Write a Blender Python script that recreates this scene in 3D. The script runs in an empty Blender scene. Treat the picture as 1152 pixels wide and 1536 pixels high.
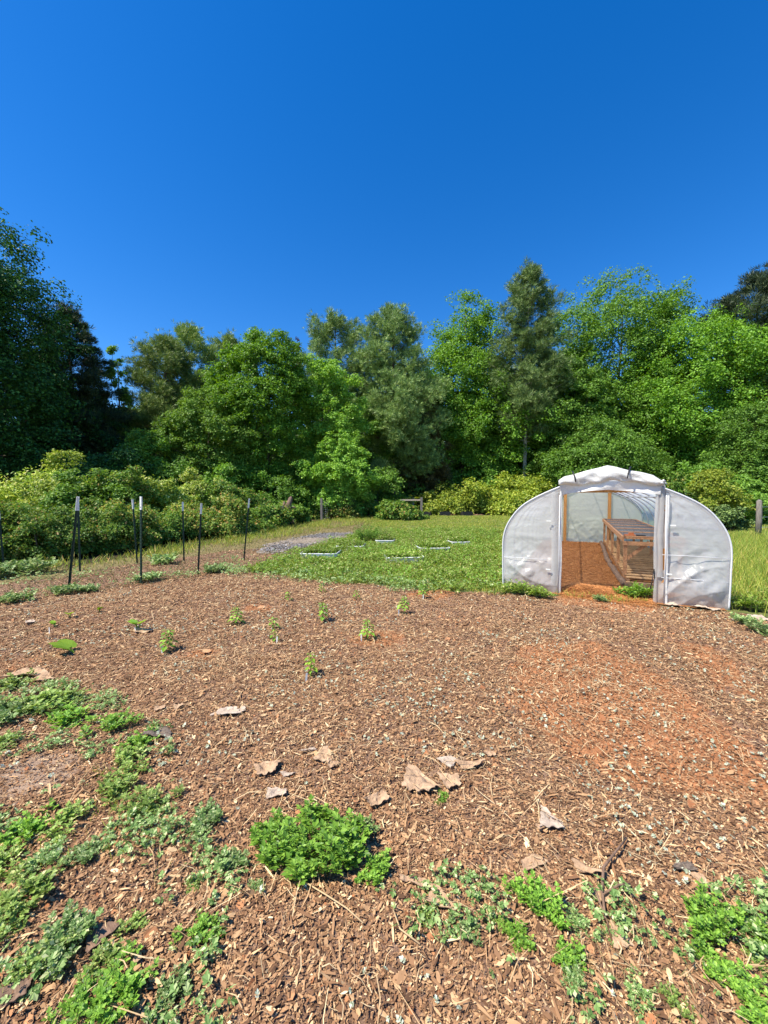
import bpy, math, random
import numpy as np
from mathutils import Vector, Matrix

# ------------------------------------------------------------------ camera, sky, sun, exposure
SC = bpy.context.scene
FPX, HOR, CAMH = 600.0, 745.0, 1.6
PITCH = math.atan((768 - HOR) / FPX)
cam_d = bpy.data.cameras.new('camera'); cam = bpy.data.objects.new('camera', cam_d)
SC.collection.objects.link(cam); SC.camera = cam
cam.location = (0, 0, CAMH); cam.rotation_euler = (math.pi / 2 - PITCH, 0, 0)
cam_d.sensor_fit = 'VERTICAL'; cam_d.sensor_height = 36.0; cam_d.lens = 36.0 * FPX / 1536.0
cam_d.clip_start = 0.05; cam_d.clip_end = 2000

SUNV = Vector((-0.60, -0.33, 1.05)).normalized()
EL = math.asin(SUNV.z); AZ = math.atan2(SUNV.x, SUNV.y)
w = bpy.data.worlds.new('World'); SC.world = w; w.use_nodes = True
nt = w.node_tree; nt.nodes.clear()
sky = nt.nodes.new('ShaderNodeTexSky'); sky.sky_type = 'NISHITA'; sky.sun_disc = False
sky.sun_elevation = EL; sky.sun_rotation = AZ; sky.altitude = 0; sky.air_density = 1.0; sky.dust_density = 0.15; sky.ozone_density = 4.5
hs = nt.nodes.new('ShaderNodeHueSaturation'); hs.inputs['Saturation'].default_value = 1.355; hs.inputs['Hue'].default_value = 0.508
bg = nt.nodes.new('ShaderNodeBackground'); bg.inputs['Strength'].default_value = 0.116
wo = nt.nodes.new('ShaderNodeOutputWorld')
nt.links.new(sky.outputs[0], hs.inputs['Color']); nt.links.new(hs.outputs[0], bg.inputs[0]); nt.links.new(bg.outputs[0], wo.inputs[0])
sd = bpy.data.lights.new('sun', 'SUN'); sd.energy = 4.6; sd.angle = math.radians(0.53); sd.color = (1.0, 0.93, 0.80)
so = bpy.data.objects.new('sun', sd); SC.collection.objects.link(so)
so.rotation_euler = SUNV.to_track_quat('Z', 'Y').to_euler(); so.location = (-10, -6, 20)
SC.view_settings.view_transform = 'Standard'; SC.view_settings.look = 'None'
SC.view_settings.gamma = 1; SC.view_settings.exposure = 0.88
SC.render.engine = 'CYCLES'
SC.cycles.max_bounces = 6; SC.cycles.diffuse_bounces = 3; SC.cycles.glossy_bounces = 2
SC.cycles.transmission_bounces = 4; SC.cycles.transparent_max_bounces = 8

R = np.random.default_rng(7)

# ------------------------------------------------------------------ general helpers
def ray(x, y):
    a = (x - 576) / FPX; b = -(y - 768) / FPX
    c, s = math.cos(PITCH), math.sin(PITCH)
    return np.array([a, c + b * s, b * c - s])
def G(x, y, z=0.0):                      # a point on the ground seen at photo pixel (x, y)
    d = ray(x, y); t = (z - CAMH) / d[2]
    return np.array([d[0] * t, d[1] * t, z])
def AT(x, y, D):                         # a point at depth D
    d = ray(x, y); t = D / d[1]
    return np.array([d[0] * t, D, CAMH + d[2] * t])
def poly(pts): return np.array([G(*p)[:2] for p in pts])
def inpoly(P, V):
    x, y = P[:, 0], P[:, 1]; r = np.zeros(len(P), bool); n = len(V)
    for i in range(n):
        x1, y1 = V[i]; x2, y2 = V[(i + 1) % n]
        if y1 == y2: continue
        c = ((y1 > y) != (y2 > y)) & (x < (x2 - x1) * (y - y1) / (y2 - y1) + x1)
        r ^= c
    return r
def _hash(i, j, s):
    n = (i.astype(np.int64) * 374761393 + j.astype(np.int64) * 668265263 + s * 974634777) & 0x7fffffff
    n = ((n ^ (n >> 13)) * 1274126177) & 0x7fffffff
    return ((n ^ (n >> 16)) & 0xffff) / 65535.0
def vnoise(x, y, s=0):
    i, j = np.floor(x), np.floor(y); fx, fy = x - i, y - j
    fx = fx * fx * (3 - 2 * fx); fy = fy * fy * (3 - 2 * fy)
    a, b = _hash(i, j, s), _hash(i + 1, j, s); c, d = _hash(i, j + 1, s), _hash(i + 1, j + 1, s)
    return (a * (1 - fx) + b * fx) * (1 - fy) + (c * (1 - fx) + d * fx) * fy
def fbm(x, y, s=0, o=3):
    v = 0; a = .5; t = 0
    for k in range(o):
        v = v + a * vnoise(x * 2 ** k, y * 2 ** k, s + k * 13); t += a; a *= .5
    return v / t

# areas on the ground, outlined from the photograph's pixels
LAWN = poly([(370, 853), (430, 838), (545, 800), (545, 784), (622, 771.5), (900, 771), (1300, 771), (2500, 790), (2500, 900), (1180, 930), (1100, 917), (990, 907), (840, 894), (760, 891), (640, 889), (560, 879), (450, 866)])
WEEDS = poly([(362, 856), (425, 838), (470, 822), (540, 802), (640, 795), (745, 797), (757, 845), (757, 886), (700, 893), (600, 884), (500, 871), (430, 863)])
PATHP = poly([(-400, 900), (-100, 872), (0, 852), (120, 850), (200, 835), (300, 818), (380, 803), (450, 792), (530, 775), (622, 770), (560, 784), (545, 800), (430, 838), (365, 856), (300, 864), (210, 878), (90, 895), (-100, 915), (-400, 960)])
GRAVEL = poly([(385, 830), (400, 818), (440, 808), (480, 801), (528, 798), (536, 803), (500, 810), (462, 819), (425, 829)])
MULCH = poly([(-900, 990), (-400, 945), (-100, 908), (90, 892), (210, 874), (300, 861), (362, 856), (430, 864), (560, 879), (640, 889), (760, 892), (840, 896), (990, 909), (1100, 919), (1180, 932), (1500, 980), (3200, 1600), (576, 9000), (-2000, 1600)])
MULCH2 = poly([(-400, 930), (-100, 900), (0, 878), (110, 862), (200, 846), (300, 832), (345, 826), (400, 822), (420, 834), (365, 857), (300, 865), (210, 878), (90, 896), (-100, 912), (-400, 960)])
DIRT = poly([(0, 1210), (0, 1160), (40, 1135), (110, 1120), (135, 1150), (90, 1185), (30, 1200)])
CLAYS = [poly(p) for p in ([(790, 960), (910, 965), (1020, 1030), (1110, 1100), (1120, 1210), (950, 1180), (820, 1110), (750, 1040)], [(1000, 960), (1080, 975), (1150, 1040), (1100, 1050)],
         [(1010, 1120), (1152, 1130), (1200, 1230), (1060, 1200), (990, 1160)], [(520, 950), (600, 940), (610, 962), (540, 972)],
         [(370, 905), (410, 905), (410, 917), (365, 917)], [(600, 890), (680, 885), (680, 898), (620, 900)], [(280, 970), (340, 970), (330, 990), (270, 990)],
         [(840, 892), (985, 905), (985, 918), (900, 916), (830, 904)], [(0, 985), (45, 985), (30, 1010), (0, 1010)])]
def ground_z(x, y):
    x = np.asarray(x, float); y = np.asarray(y, float)
    near = np.clip((16 - y) / 8, 0, 1) * np.clip((14 - np.abs(x)) / 6, 0, 1)
    z = (fbm(x * .7 + 5, y * .7, 3, 3) - .5) * .10 * near
    z = z + (fbm(x * 5, y * 5, 9, 3) - .5) * .05 * near
    # the ground is level where the greenhouse stands
    gx = (x - 3.478) * .8998 - (y - 6.27) * .4364; gy = (x - 3.478) * .4364 + (y - 6.27) * .8998
    m = np.clip((2.1 - np.abs(gx)) / .5, 0, 1) * np.clip((gy + .5) / .5, 0, 1) * np.clip((9.5 - gy) / .5, 0, 1)
    return z * (1 - m)
def GZ(px, py):
    p = G(px, py); p[2] = float(ground_z(np.array([p[0]]), np.array([p[1]]))[0]); return p

# ---- mesh building with numpy
class MB:
    def __init__(s): s.v = []; s.f = []; s.n = 0
    def add(s, v, f):
        v = np.asarray(v, np.float32).reshape(-1, 3); f = np.asarray(f, np.int64)
        if len(v) == 0: return s
        s.v.append(v); s.f.append(f + s.n); s.n += len(v); return s
    def mesh(s, name, smooth=False):
        me = bpy.data.meshes.new(name)
        if not s.v: return me
        v = np.concatenate(s.v); me.vertices.add(len(v)); me.vertices.foreach_set('co', v.ravel())
        lt = np.concatenate([np.full(len(f), f.shape[1]) for f in s.f]); li = np.concatenate([f.ravel() for f in s.f])
        me.loops.add(len(li)); me.loops.foreach_set('vertex_index', li.astype(np.int32))
        me.polygons.add(len(lt)); ls = np.concatenate([[0], np.cumsum(lt)[:-1]])
        me.polygons.foreach_set('loop_start', ls.astype(np.int32))
        me.polygons.foreach_set('use_smooth', np.full(len(lt), smooth))
        me.update(calc_edges=True); return me
    def obj(s, name, mat, parent=None, smooth=False):
        me = s.mesh(name, smooth)
        if mat: me.materials.append(mat)
        o = bpy.data.objects.new(name, me); SC.collection.objects.link(o); o.parent = parent
        return o
    def box(s, c, size, rot=None, jit=0):
        x, y, z = [k / 2 for k in size]
        v = np.array([[sx * x, sy * y, sz * z] for sx in (-1, 1) for sy in (-1, 1) for sz in (-1, 1)])
        if rot is not None: v = v @ np.array(rot).T
        f = np.array([[0, 1, 3, 2], [4, 6, 7, 5], [0, 4, 5, 1], [2, 3, 7, 6], [0, 2, 6, 4], [1, 5, 7, 3]])
        return s.add(v + np.array(c), f)
    def beam(s, a, b, w_, h_, up=(0, 0, 1)):
        a = np.array(a, float); b = np.array(b, float); d = b - a; L = np.linalg.norm(d); d /= L
        u = np.array(up, float); u = u - d * u.dot(d); u /= np.linalg.norm(u); sd_ = np.cross(d, u)
        return s.box((a + b) / 2, (L, w_, h_), np.array([d, sd_, u]).T)
    def tube(s, pts, rad, n=8, cap=True):
        pts = np.array(pts, float); k = len(pts); rad = np.broadcast_to(np.array(rad, float), (k,))
        t = np.gradient(pts, axis=0); t /= np.linalg.norm(t, axis=1)[:, None] + 1e-9
        ref = np.array([0, 0, 1.]) if abs(t[0][2]) < .9 else np.array([1., 0, 0])
        u = np.cross(t, ref); u /= np.linalg.norm(u, axis=1)[:, None] + 1e-9; v = np.cross(t, u)
        a = np.arange(n) * 2 * math.pi / n
        V = pts[:, None] + rad[:, None, None] * (u[:, None] * np.cos(a)[None, :, None] + v[:, None] * np.sin(a)[None, :, None])
        i = np.arange(k - 1)[:, None] * n; j = np.arange(n)[None]; j2 = (j + 1) % n
        F = np.stack([i + j, i + j2, i + n + j2, i + n + j], -1).reshape(-1, 4)
        s.add(V.reshape(-1, 3), F)
        if cap: s.f.append(np.arange(n)[None, ::-1] + s.n - k * n); s.f.append(np.arange(n)[None] + s.n - n)
        return s
    def grid(s, P):                       # P: (a, b, 3)
        a, b = P.shape[:2]; i = np.arange(a - 1)[:, None] * b; j = np.arange(b - 1)[None]
        F = np.stack([i + j, i + j + 1, i + b + j + 1, i + b + j], -1).reshape(-1, 4)
        return s.add(P.reshape(-1, 3), F)

def nrm(a): return a / (np.linalg.norm(a, axis=-1, keepdims=True) + 1e-9)
def rsph(n, r=R): return nrm(r.normal(size=(n, 3)))
def frames(nor, dirv=None, r=R):
    nor = nrm(nor)
    if dirv is None: dirv = rsph(len(nor), r)
    x = dirv - nor * (dirv * nor).sum(1)[:, None]; x = nrm(x); y = np.cross(nor, x)
    return x, y, nor
def place(T, TF, pos, X, Y, Z, sc, mb):
    """copy a small template (leaf, chip, blade) to every position"""
    N, n = len(pos), len(T); sc = np.asarray(sc, float)
    if sc.ndim == 1: sc = np.stack([sc] * 3, 1)
    V = pos[:, None] + (T[None, :, 0, None] * sc[:, None, 0:1]) * X[:, None] + (T[None, :, 1, None] * sc[:, None, 1:2]) * Y[:, None] + (T[None, :, 2, None] * sc[:, None, 2:3]) * Z[:, None]
    F = (np.arange(N) * n)[:, None, None] + TF[None]
    mb.add(V.reshape(-1, 3), F.reshape(-1, TF.shape[1]))
LEAF = np.array([[0, 0, 0], [.55, .34, .10], [1, 0, -.06], [.55, -.34, .10]]); LEAF_F = np.array([[0, 1, 2, 3]])
def lobed():
    v = []; f = []
    def q(bx, by, ang, L, W):
        c, s = math.cos(ang), math.sin(ang); n = len(v)
        for (a, b, z) in ((0, 0, 0), (.6, .5, .06), (1, 0, -.05), (.6, -.5, .06)):
            x, y = a * L, b * W; v.append([bx + c * x - s * y, by + s * x + c * y, z * L])
        f.append([n, n + 1, n + 2, n + 3])
    q(.45, 0, 0, .58, .34); q(.40, 0, .75, .46, .26); q(.40, 0, -.75, .46, .26)
    q(.15, 0, .95, .34, .20); q(.15, 0, -.95, .34, .20); q(0, 0, 0, .55, .10)
    return np.array(v), np.array(f)
MUG, MUG_F = lobed()
CHIP = np.array([[-.5, -.32, 0], [-.1, -.5, .06], [.5, -.25, -.03], [.45, .3, .05], [-.05, .5, 0], [-.5, .2, .04]]); CHIP_F = np.array([[0, 1, 4, 5], [1, 2, 3, 4]])
STRAND = np.array([[-.5, -.5, 0], [0, 2.0, .05], [.5, -.3, 0], [.5, .3, 0], [0, 3.0, .05], [-.5, .5, 0]]); STRAND_F = CHIP_F
BLADE = np.array([[0, -.5, 0], [0, .5, 0], [.5, .3, .14], [.5, -.3, .14], [1, 0, .45]]);
BLADE_A = np.array([[0, 1, 2, 3]]); 
TUFT = []; TUFT_F = []
for k in range(9):
    a = k * 2.4; e = .35 + .75 * ((k * .618) % 1)
    d = np.array([math.cos(e), math.sin(e) * math.cos(a), math.sin(e) * math.sin(a)]); s_ = np.array([0, -math.sin(a), math.cos(a)])
    n = len(TUFT); TUFT += [list(-s_ * .02 + d * .1), list(s_ * .09 + d * .55), list(d)]; TUFT_F.append([n, n + 1, n + 2])
TUFT = np.array(TUFT); TUFT_F = np.array(TUFT_F)

def tag(o, label=None, cat=None, group=None, kind=None):
    if label: o['label'] = label
    if cat: o['category'] = cat
    if group: o['group'] = group
    if kind: o['kind'] = kind
    return o
def empty(name, loc, rz=0):
    o = bpy.data.objects.new(name, None); o.empty_display_size = .2; SC.collection.objects.link(o)
    o.location = [float(v) for v in loc]; o.rotation_euler = (0, 0, rz); return o
def copy_tree(o, parent=None):
    c = o.copy(); SC.collection.objects.link(c); c.parent = parent
    for ch in list(o.children): copy_tree(ch, c)
    return c

# ------------------------------------------------------------------ materials
def ramp(nt, stops):
    r = nt.nodes.new('ShaderNodeValToRGB'); e = r.color_ramp.elements
    while len(e) < len(stops): e.new(.5)
    for k, (p, c) in enumerate(stops): e[k].position = p; e[k].color = (*c, 1)
    return r
def base(name):
    m = bpy.data.materials.new(name); m.use_nodes = True; nt = m.node_tree; nt.nodes.clear()
    out = nt.nodes.new('ShaderNodeOutputMaterial'); return m, nt, out
def noise(nt, scale, detail=4, rough=.6, vec=None, dist=0):
    n = nt.nodes.new('ShaderNodeTexNoise'); n.inputs['Scale'].default_value = scale; n.inputs['Detail'].default_value = detail
    n.inputs['Roughness'].default_value = rough; n.inputs['Distortion'].default_value = dist
    if vec: nt.links.new(vec, n.inputs['Vector'])
    return n
def coord(nt, kind='Object', scale=None):
    t = nt.nodes.new('ShaderNodeTexCoord')
    if scale is None: return t.outputs[kind]
    mp = nt.nodes.new('ShaderNodeMapping'); mp.inputs['Scale'].default_value = scale; nt.links.new(t.outputs[kind], mp.inputs[0]); return mp.outputs[0]
def island(nt): return nt.nodes.new('ShaderNodeNewGeometry').outputs['Random Per Island']
def leafmat(name, stops, transl=.35, rough=.5, spec=.3, objvar=.25):
    """leaf colour varies leaf by leaf and a little from plant to plant; light passes through"""
    m, nt, out = base(name); L = nt.links.new
    r = ramp(nt, stops); L(island(nt), r.inputs[0])
    oi = nt.nodes.new('ShaderNodeObjectInfo'); mr = nt.nodes.new('ShaderNodeMapRange'); mr.inputs['To Min'].default_value = 1 - objvar; mr.inputs['To Max'].default_value = 1 + objvar
    L(oi.outputs['Random'], mr.inputs[0])
    h = nt.nodes.new('ShaderNodeHueSaturation'); L(mr.outputs[0], h.inputs['Value']); L(r.outputs[0], h.inputs['Color'])
    p = nt.nodes.new('ShaderNodeBsdfPrincipled'); p.inputs['Roughness'].default_value = rough; p.inputs['Specular IOR Level'].default_value = spec
    L(h.outputs[0], p.inputs['Base Color'])
    t = nt.nodes.new('ShaderNodeBsdfTranslucent'); h2 = nt.nodes.new('ShaderNodeHueSaturation'); h2.inputs['Hue'].default_value = .485; h2.inputs['Value'].default_value = 1.2; h2.inputs['Saturation'].default_value = 1.1
    L(h.outputs[0], h2.inputs['Color']); L(h2.outputs[0], t.inputs[0])
    mx = nt.nodes.new('ShaderNodeMixShader'); mx.inputs[0].default_value = transl; L(p.outputs[0], mx.inputs[1]); L(t.outputs[0], mx.inputs[2]); L(mx.outputs[0], out.inputs[0])
    return m
def bitmat(name, stops, rough=.85, spec=.2, bump=0, bs=40):
    m, nt, out = base(name); L = nt.links.new
    r = ramp(nt, stops); L(island(nt), r.inputs[0])
    p = nt.nodes.new('ShaderNodeBsdfPrincipled'); p.inputs['Roughness'].default_value = rough; p.inputs['Specular IOR Level'].default_value = spec
    L(r.outputs[0], p.inputs['Base Color']); L(p.outputs[0], out.inputs[0]); return m
def noisemat(name, stops, scale=5, detail=5, rough=.8, spec=.3, vscale=None, bump=.3, bscale=None, metal=0):
    m, nt, out = base(name); L = nt.links.new
    v = coord(nt, 'Object', vscale if vscale else (1, 1, 1)); n = noise(nt, scale, detail, .65, v)
    r = ramp(nt, stops); L(n.outputs['Fac'], r.inputs[0])
    p = nt.nodes.new('ShaderNodeBsdfPrincipled'); p.inputs['Roughness'].default_value = rough; p.inputs['Specular IOR Level'].default_value = spec; p.inputs['Metallic'].default_value = metal
    L(r.outputs[0], p.inputs['Base Color'])
    if bump:
        n2 = noise(nt, bscale or scale * 3, 4, .6, v); b = nt.nodes.new('ShaderNodeBump'); b.inputs['Strength'].default_value = bump; b.inputs['Distance'].default_value = .02
        L(n2.outputs['Fac'], b.inputs['Height']); L(b.outputs[0], p.inputs['Normal'])
    L(p.outputs[0], out.inputs[0]); return m

M = {}
M['sweetgum'] = leafmat('sweetgum_leaf', [(0, (0.067, 0.160, 0.017)), (.5, (0.137, 0.294, 0.029)), (1, (0.261, 0.473, 0.051))])
M['oak'] = leafmat('oak_leaf', [(0, (0.077, 0.162, 0.022)), (.5, (0.136, 0.283, 0.035)), (1, (0.230, 0.411, 0.056))])
M['fresh'] = leafmat('fresh_leaf', [(0, (0.098, 0.212, 0.026)), (.5, (0.187, 0.356, 0.047)), (1, (0.306, 0.498, 0.075))])
M['shade_oak'] = leafmat('shaded_oak_leaf', [(0, (0.021, 0.064, 0.013)), (.5, (0.037, 0.112, 0.021)), (1, (0.094, 0.235, 0.038))], .2)  # oak leaf colour darkened to paint in the shade of the woods
M['pine'] = leafmat('pine_needles', [(0, (0.080, 0.149, 0.030)), (.5, (0.154, 0.248, 0.050)), (1, (0.321, 0.400, 0.090))], .15)
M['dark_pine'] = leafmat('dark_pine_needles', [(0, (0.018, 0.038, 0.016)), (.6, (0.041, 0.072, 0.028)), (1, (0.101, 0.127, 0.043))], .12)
M['blue_pine'] = leafmat('blue_pine_needles', [(0, (0.087, 0.153, 0.041)), (.5, (0.156, 0.252, 0.068)), (1, (0.290, 0.395, 0.110))], .15)
M['cedar'] = leafmat('cedar_needles', [(0, (0.049, 0.048, 0.014)), (.5, (0.098, 0.089, 0.028)), (1, (0.168, 0.143, 0.050))], .12)
M['dead'] = leafmat('dead_twig_leaf', [(0, (.12, .06, .04)), (1, (.25, .13, .10))], .1)
M['bramble'] = leafmat('bramble_leaf', [(0, (0.065, 0.151, 0.025)), (.45, (0.140, 0.270, 0.039)), (.85, (0.258, 0.400, 0.057)), (.95, (0.387, 0.367, 0.080)), (1, (0.430, 0.259, 0.080))], .35)
M['rusty'] = leafmat('rust_tipped_leaf', [(0, (0.070, 0.162, 0.025)), (.45, (0.162, 0.270, 0.039)), (.8, (0.302, 0.346, 0.063)), (.92, (0.410, 0.324, 0.080)), (1, (0.454, 0.248, 0.080))], .35)
M['privet'] = leafmat('privet_leaf', [(0, (0.146, 0.267, 0.035)), (.5, (0.349, 0.483, 0.069)), (.85, (0.637, 0.725, 0.156)), (1, (0.900, 0.900, 0.382))], .35)
M['yellow'] = leafmat('yellow_green_leaf', [(0, (0.125, 0.203, 0.025)), (.5, (0.261, 0.344, 0.037)), (1, (0.471, 0.509, 0.088))], .4)
M['grass'] = leafmat('grass_blade', [(0, (0.136, 0.234, 0.034)), (.5, (0.271, 0.359, 0.053)), (.85, (0.420, 0.449, 0.074)), (1, (0.740, 0.521, 0.186))], .35)
M['drygrass'] = leafmat('dry_grass_blade', [(0, (.12, .16, .04)), (.5, (.30, .25, .11)), (1, (.46, .36, .19))], .25)
M['weed'] = leafmat('weed_leaf', [(0, (0.092, 0.169, 0.025)), (.5, (0.195, 0.322, 0.043)), (.9, (0.337, 0.459, 0.076)), (1, (0.881, 0.681, 0.408))], .35)
M['mug'] = leafmat('mugwort_leaf', [(0, (0.089, 0.195, 0.029)), (.5, (0.190, 0.375, 0.042)), (1, (0.360, 0.585, 0.087))], .35, .45, .3, .12)
M['mug_soft'] = leafmat('soft_mugwort_leaf', [(0, (0.130, 0.200, 0.039)), (.5, (0.224, 0.354, 0.071)), (.85, (0.380, 0.508, 0.116)), (1, (0.656, 0.678, 0.284))], .35, .45, .3, .15)
M['mug_grey'] = leafmat('grey_mugwort_leaf', [(0, (0.078, 0.161, 0.034)), (.5, (0.174, 0.291, 0.081)), (.8, (0.316, 0.422, 0.149)), (1, (0.600, 0.641, 0.342))], .3)
M['lime'] = leafmat('lime_leaf', [(0, (.16, .33, .02)), (1, (.30, .48, .05))], .4)
M['silver'] = bitmat('silvery_wilted_leaf', [(0, (.20, .25, .16)), (.5, (.36, .40, .28)), (1, (.56, .58, .46))], .8)
M['chips'] = bitmat('bark_mulch_chips', [(0, (0.095, 0.050, 0.027)), (.22, (0.205, 0.106, 0.053)), (.6, (0.342, 0.189, 0.094)), (.88, (0.478, 0.286, 0.144)), (.97, (0.656, 0.451, 0.241)), (1, (0.847, 0.663, 0.390))], .85)
M['clay'] = bitmat('red_clay_crumbs', [(0, (.22, .085, .035)), (.5, (.38, .16, .07)), (1, (.50, .25, .12))], .9)
M['straw'] = bitmat('pine_straw', [(0, (0.225, 0.081, 0.025)), (.5, (0.450, 0.172, 0.050)), (1, (0.700, 0.333, 0.120))], .7)
M['strand'] = bitmat('dry_stalks', [(0, (0.253, 0.149, 0.074)), (.5, (0.483, 0.322, 0.168)), (1, (0.713, 0.552, 0.315))], .75)
M['bark'] = noisemat('tree_bark', [(.3, (0.068, 0.053, 0.042)), (.7, (0.240, 0.195, 0.165))], 3, vscale=(6, 6, 1))
M['pine_bark'] = noisemat('pine_bark', [(.3, (.09, .055, .04)), (.7, (.24, .16, .12))], 3, vscale=(6, 6, 1))
M['pale_bark'] = noisemat('pale_bark', [(.3, (.30, .27, .23)), (.7, (.62, .58, .52))], 2.5, vscale=(4, 4, 1))
M['stem'] = noisemat('green_stem', [(.3, (.08, .10, .03)), (.7, (.20, .16, .08))], 20)
M['card'] = noisemat('torn_cardboard', [(.25, (.24, .15, .09)), (.5, (.46, .30, .18)), (.8, (.58, .42, .27))], 14, rough=.9, bump=.5, bscale=60)
M['pale_card'] = noisemat('weathered_cardboard', [(.25, (0.317, 0.235, 0.168)), (.6, (0.528, 0.420, 0.320)), (.8, (0.598, 0.504, 0.416))], 18, rough=.9, bump=.5, bscale=60)
M['grey_bark'] = noisemat('weathered_wood_chunk', [(.3, (.10, .075, .06)), (.7, (.36, .28, .22))], 20, vscale=(1, 6, 6), rough=.9, bump=.8)
M['wood'] = noisemat('orange_lumber', [(.3, (.36, .15, .04)), (.7, (.58, .29, .09))], 4, vscale=(12, 12, 1), rough=.6)
M['oldwood'] = noisemat('brown_lumber', [(.3, (0.255, 0.120, 0.057)), (.7, (0.646, 0.336, 0.165))], 5, vscale=(6, 6, 6), rough=.75)
M['slat'] = noisemat('pallet_wood', [(.3, (0.420, 0.227, 0.101)), (.7, (0.875, 0.548, 0.273))], 5, vscale=(2, 10, 6), rough=.8)
M['log'] = noisemat('weathered_timber', [(.3, (.10, .060, .038)), (.7, (.30, .19, .13))], 5, vscale=(10, 1, 10), rough=.9)
M['greywood'] = noisemat('grey_weathered_wood', [(.3, (0.098, 0.084, 0.070)), (.7, (0.280, 0.252, 0.217))], 5, vscale=(8, 8, 1), rough=.9)
M['metal'] = noisemat('galvanised_pipe', [(.3, (.45, .46, .48)), (.7, (.65, .66, .68))], 8, rough=.4, metal=.8, bump=0)
M['green_paint'] = noisemat('dark_green_post_paint', [(.3, (.008, .022, .014)), (.7, (.02, .045, .03))], 30, rough=.45, bump=0)
M['white_paint'] = noisemat('white_post_paint', [(.3, (.55, .56, .52)), (.7, (.82, .82, .78))], 20, rough=.5, bump=0)
M['black'] = noisemat('black_plastic', [(.3, (.012, .012, .013)), (.7, (.035, .035, .036))], 10, rough=.5, bump=0)
M['bed_steel'] = noisemat('white_corrugated_steel', [(.3, (.56, .57, .58)), (.7, (.80, .81, .82))], 3, rough=.4, bump=0)
M['brick'] = noisemat('orange_plastic', [(.3, (.42, .12, .04)), (.7, (.58, .2, .08))], 10, rough=.6)
M['soil'] = noisemat('dark_potting_soil', [(.3, (.03, .02, .014)), (.7, (.09, .06, .04))], 30, rough=.95)
def film(name, col, tr, tl, wrinkle=.5, sc=6, rough=.35):
    """woven greenhouse film: part see-through, part milky, a little shiny"""
    m, nt, out = base(name); L = nt.links.new; v = coord(nt)
    n = noise(nt, sc, 5, .6, v, 1.2); br = nt.nodes.new('ShaderNodeTexWave'); br.inputs['Scale'].default_value = 60; br.bands_direction = 'Z'; L(v, br.inputs['Vector'])
    b = nt.nodes.new('ShaderNodeBump'); b.inputs['Strength'].default_value = wrinkle; b.inputs['Distance'].default_value = .03; L(n.outputs['Fac'], b.inputs['Height'])
    b2 = nt.nodes.new('ShaderNodeBump'); b2.inputs['Strength'].default_value = .12; b2.inputs['Distance'].default_value = .003; L(br.outputs['Fac'], b2.inputs['Height']); L(b.outputs[0], b2.inputs['Normal'])
    p = nt.nodes.new('ShaderNodeBsdfPrincipled'); p.inputs['Base Color'].default_value = (*col, 1); p.inputs['Roughness'].default_value = rough; p.inputs['Specular IOR Level'].default_value = .6; L(b2.outputs[0], p.inputs['Normal'])
    t = nt.nodes.new('ShaderNodeBsdfTranslucent'); t.inputs[0].default_value = (*col, 1); L(b2.outputs[0], t.inputs['Normal'])
    if name == 'front_film':
        sp = nt.nodes.new('ShaderNodeSeparateXYZ'); L(v, sp.inputs[0]); mr = nt.nodes.new('ShaderNodeMapRange'); mr.inputs['From Min'].default_value = .0; mr.inputs['From Max'].default_value = .30; mr.inputs['To Min'].default_value = .75; mr.inputs['To Max'].default_value = .05; L(sp.outputs['Z'], mr.inputs[0])
        dn = noise(nt, 22, 6, .75, v); dm = nt.nodes.new('ShaderNodeMath'); dm.operation = 'MULTIPLY'; L(mr.outputs[0], dm.inputs[0]); L(dn.outputs['Fac'], dm.inputs[1])
        dx = nt.nodes.new('ShaderNodeMix'); dx.data_type = 'RGBA'; L(dm.outputs[0], dx.inputs['Factor']); dx.inputs['A'].default_value = (*col, 1); dx.inputs['B'].default_value = (.40, .24, .15, 1); L(dx.outputs['Result'], p.inputs['Base Color']); L(dx.outputs['Result'], t.inputs[0])
    a = nt.nodes.new('ShaderNodeBsdfTransparent'); a.inputs[0].default_value = (.93, .95, .97, 1)
    m1 = nt.nodes.new('ShaderNodeMixShader'); m1.inputs[0].default_value = tl; L(p.outputs[0], m1.inputs[1]); L(t.outputs[0], m1.inputs[2])
    m2 = nt.nodes.new('ShaderNodeMixShader'); m2.inputs[0].default_value = tr; L(m1.outputs[0], m2.inputs[1]); L(a.outputs[0], m2.inputs[2]); L(m2.outputs[0], out.inputs[0])
    return m
M['film'] = film('greenhouse_film', (.86, .87, .85), .34, .75)
M['film_front'] = film('front_film', (.62, .62, .61), .24, .42, .5, 3, .26)
M['film_white'] = film('rolled_white_film', (.76, .75, .72), .02, .25, .5, 7, .5)
M['film_seam'] = film('film_seam_tape', (.74, .75, .76), .0, .2, .1, 7, .4)

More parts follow.
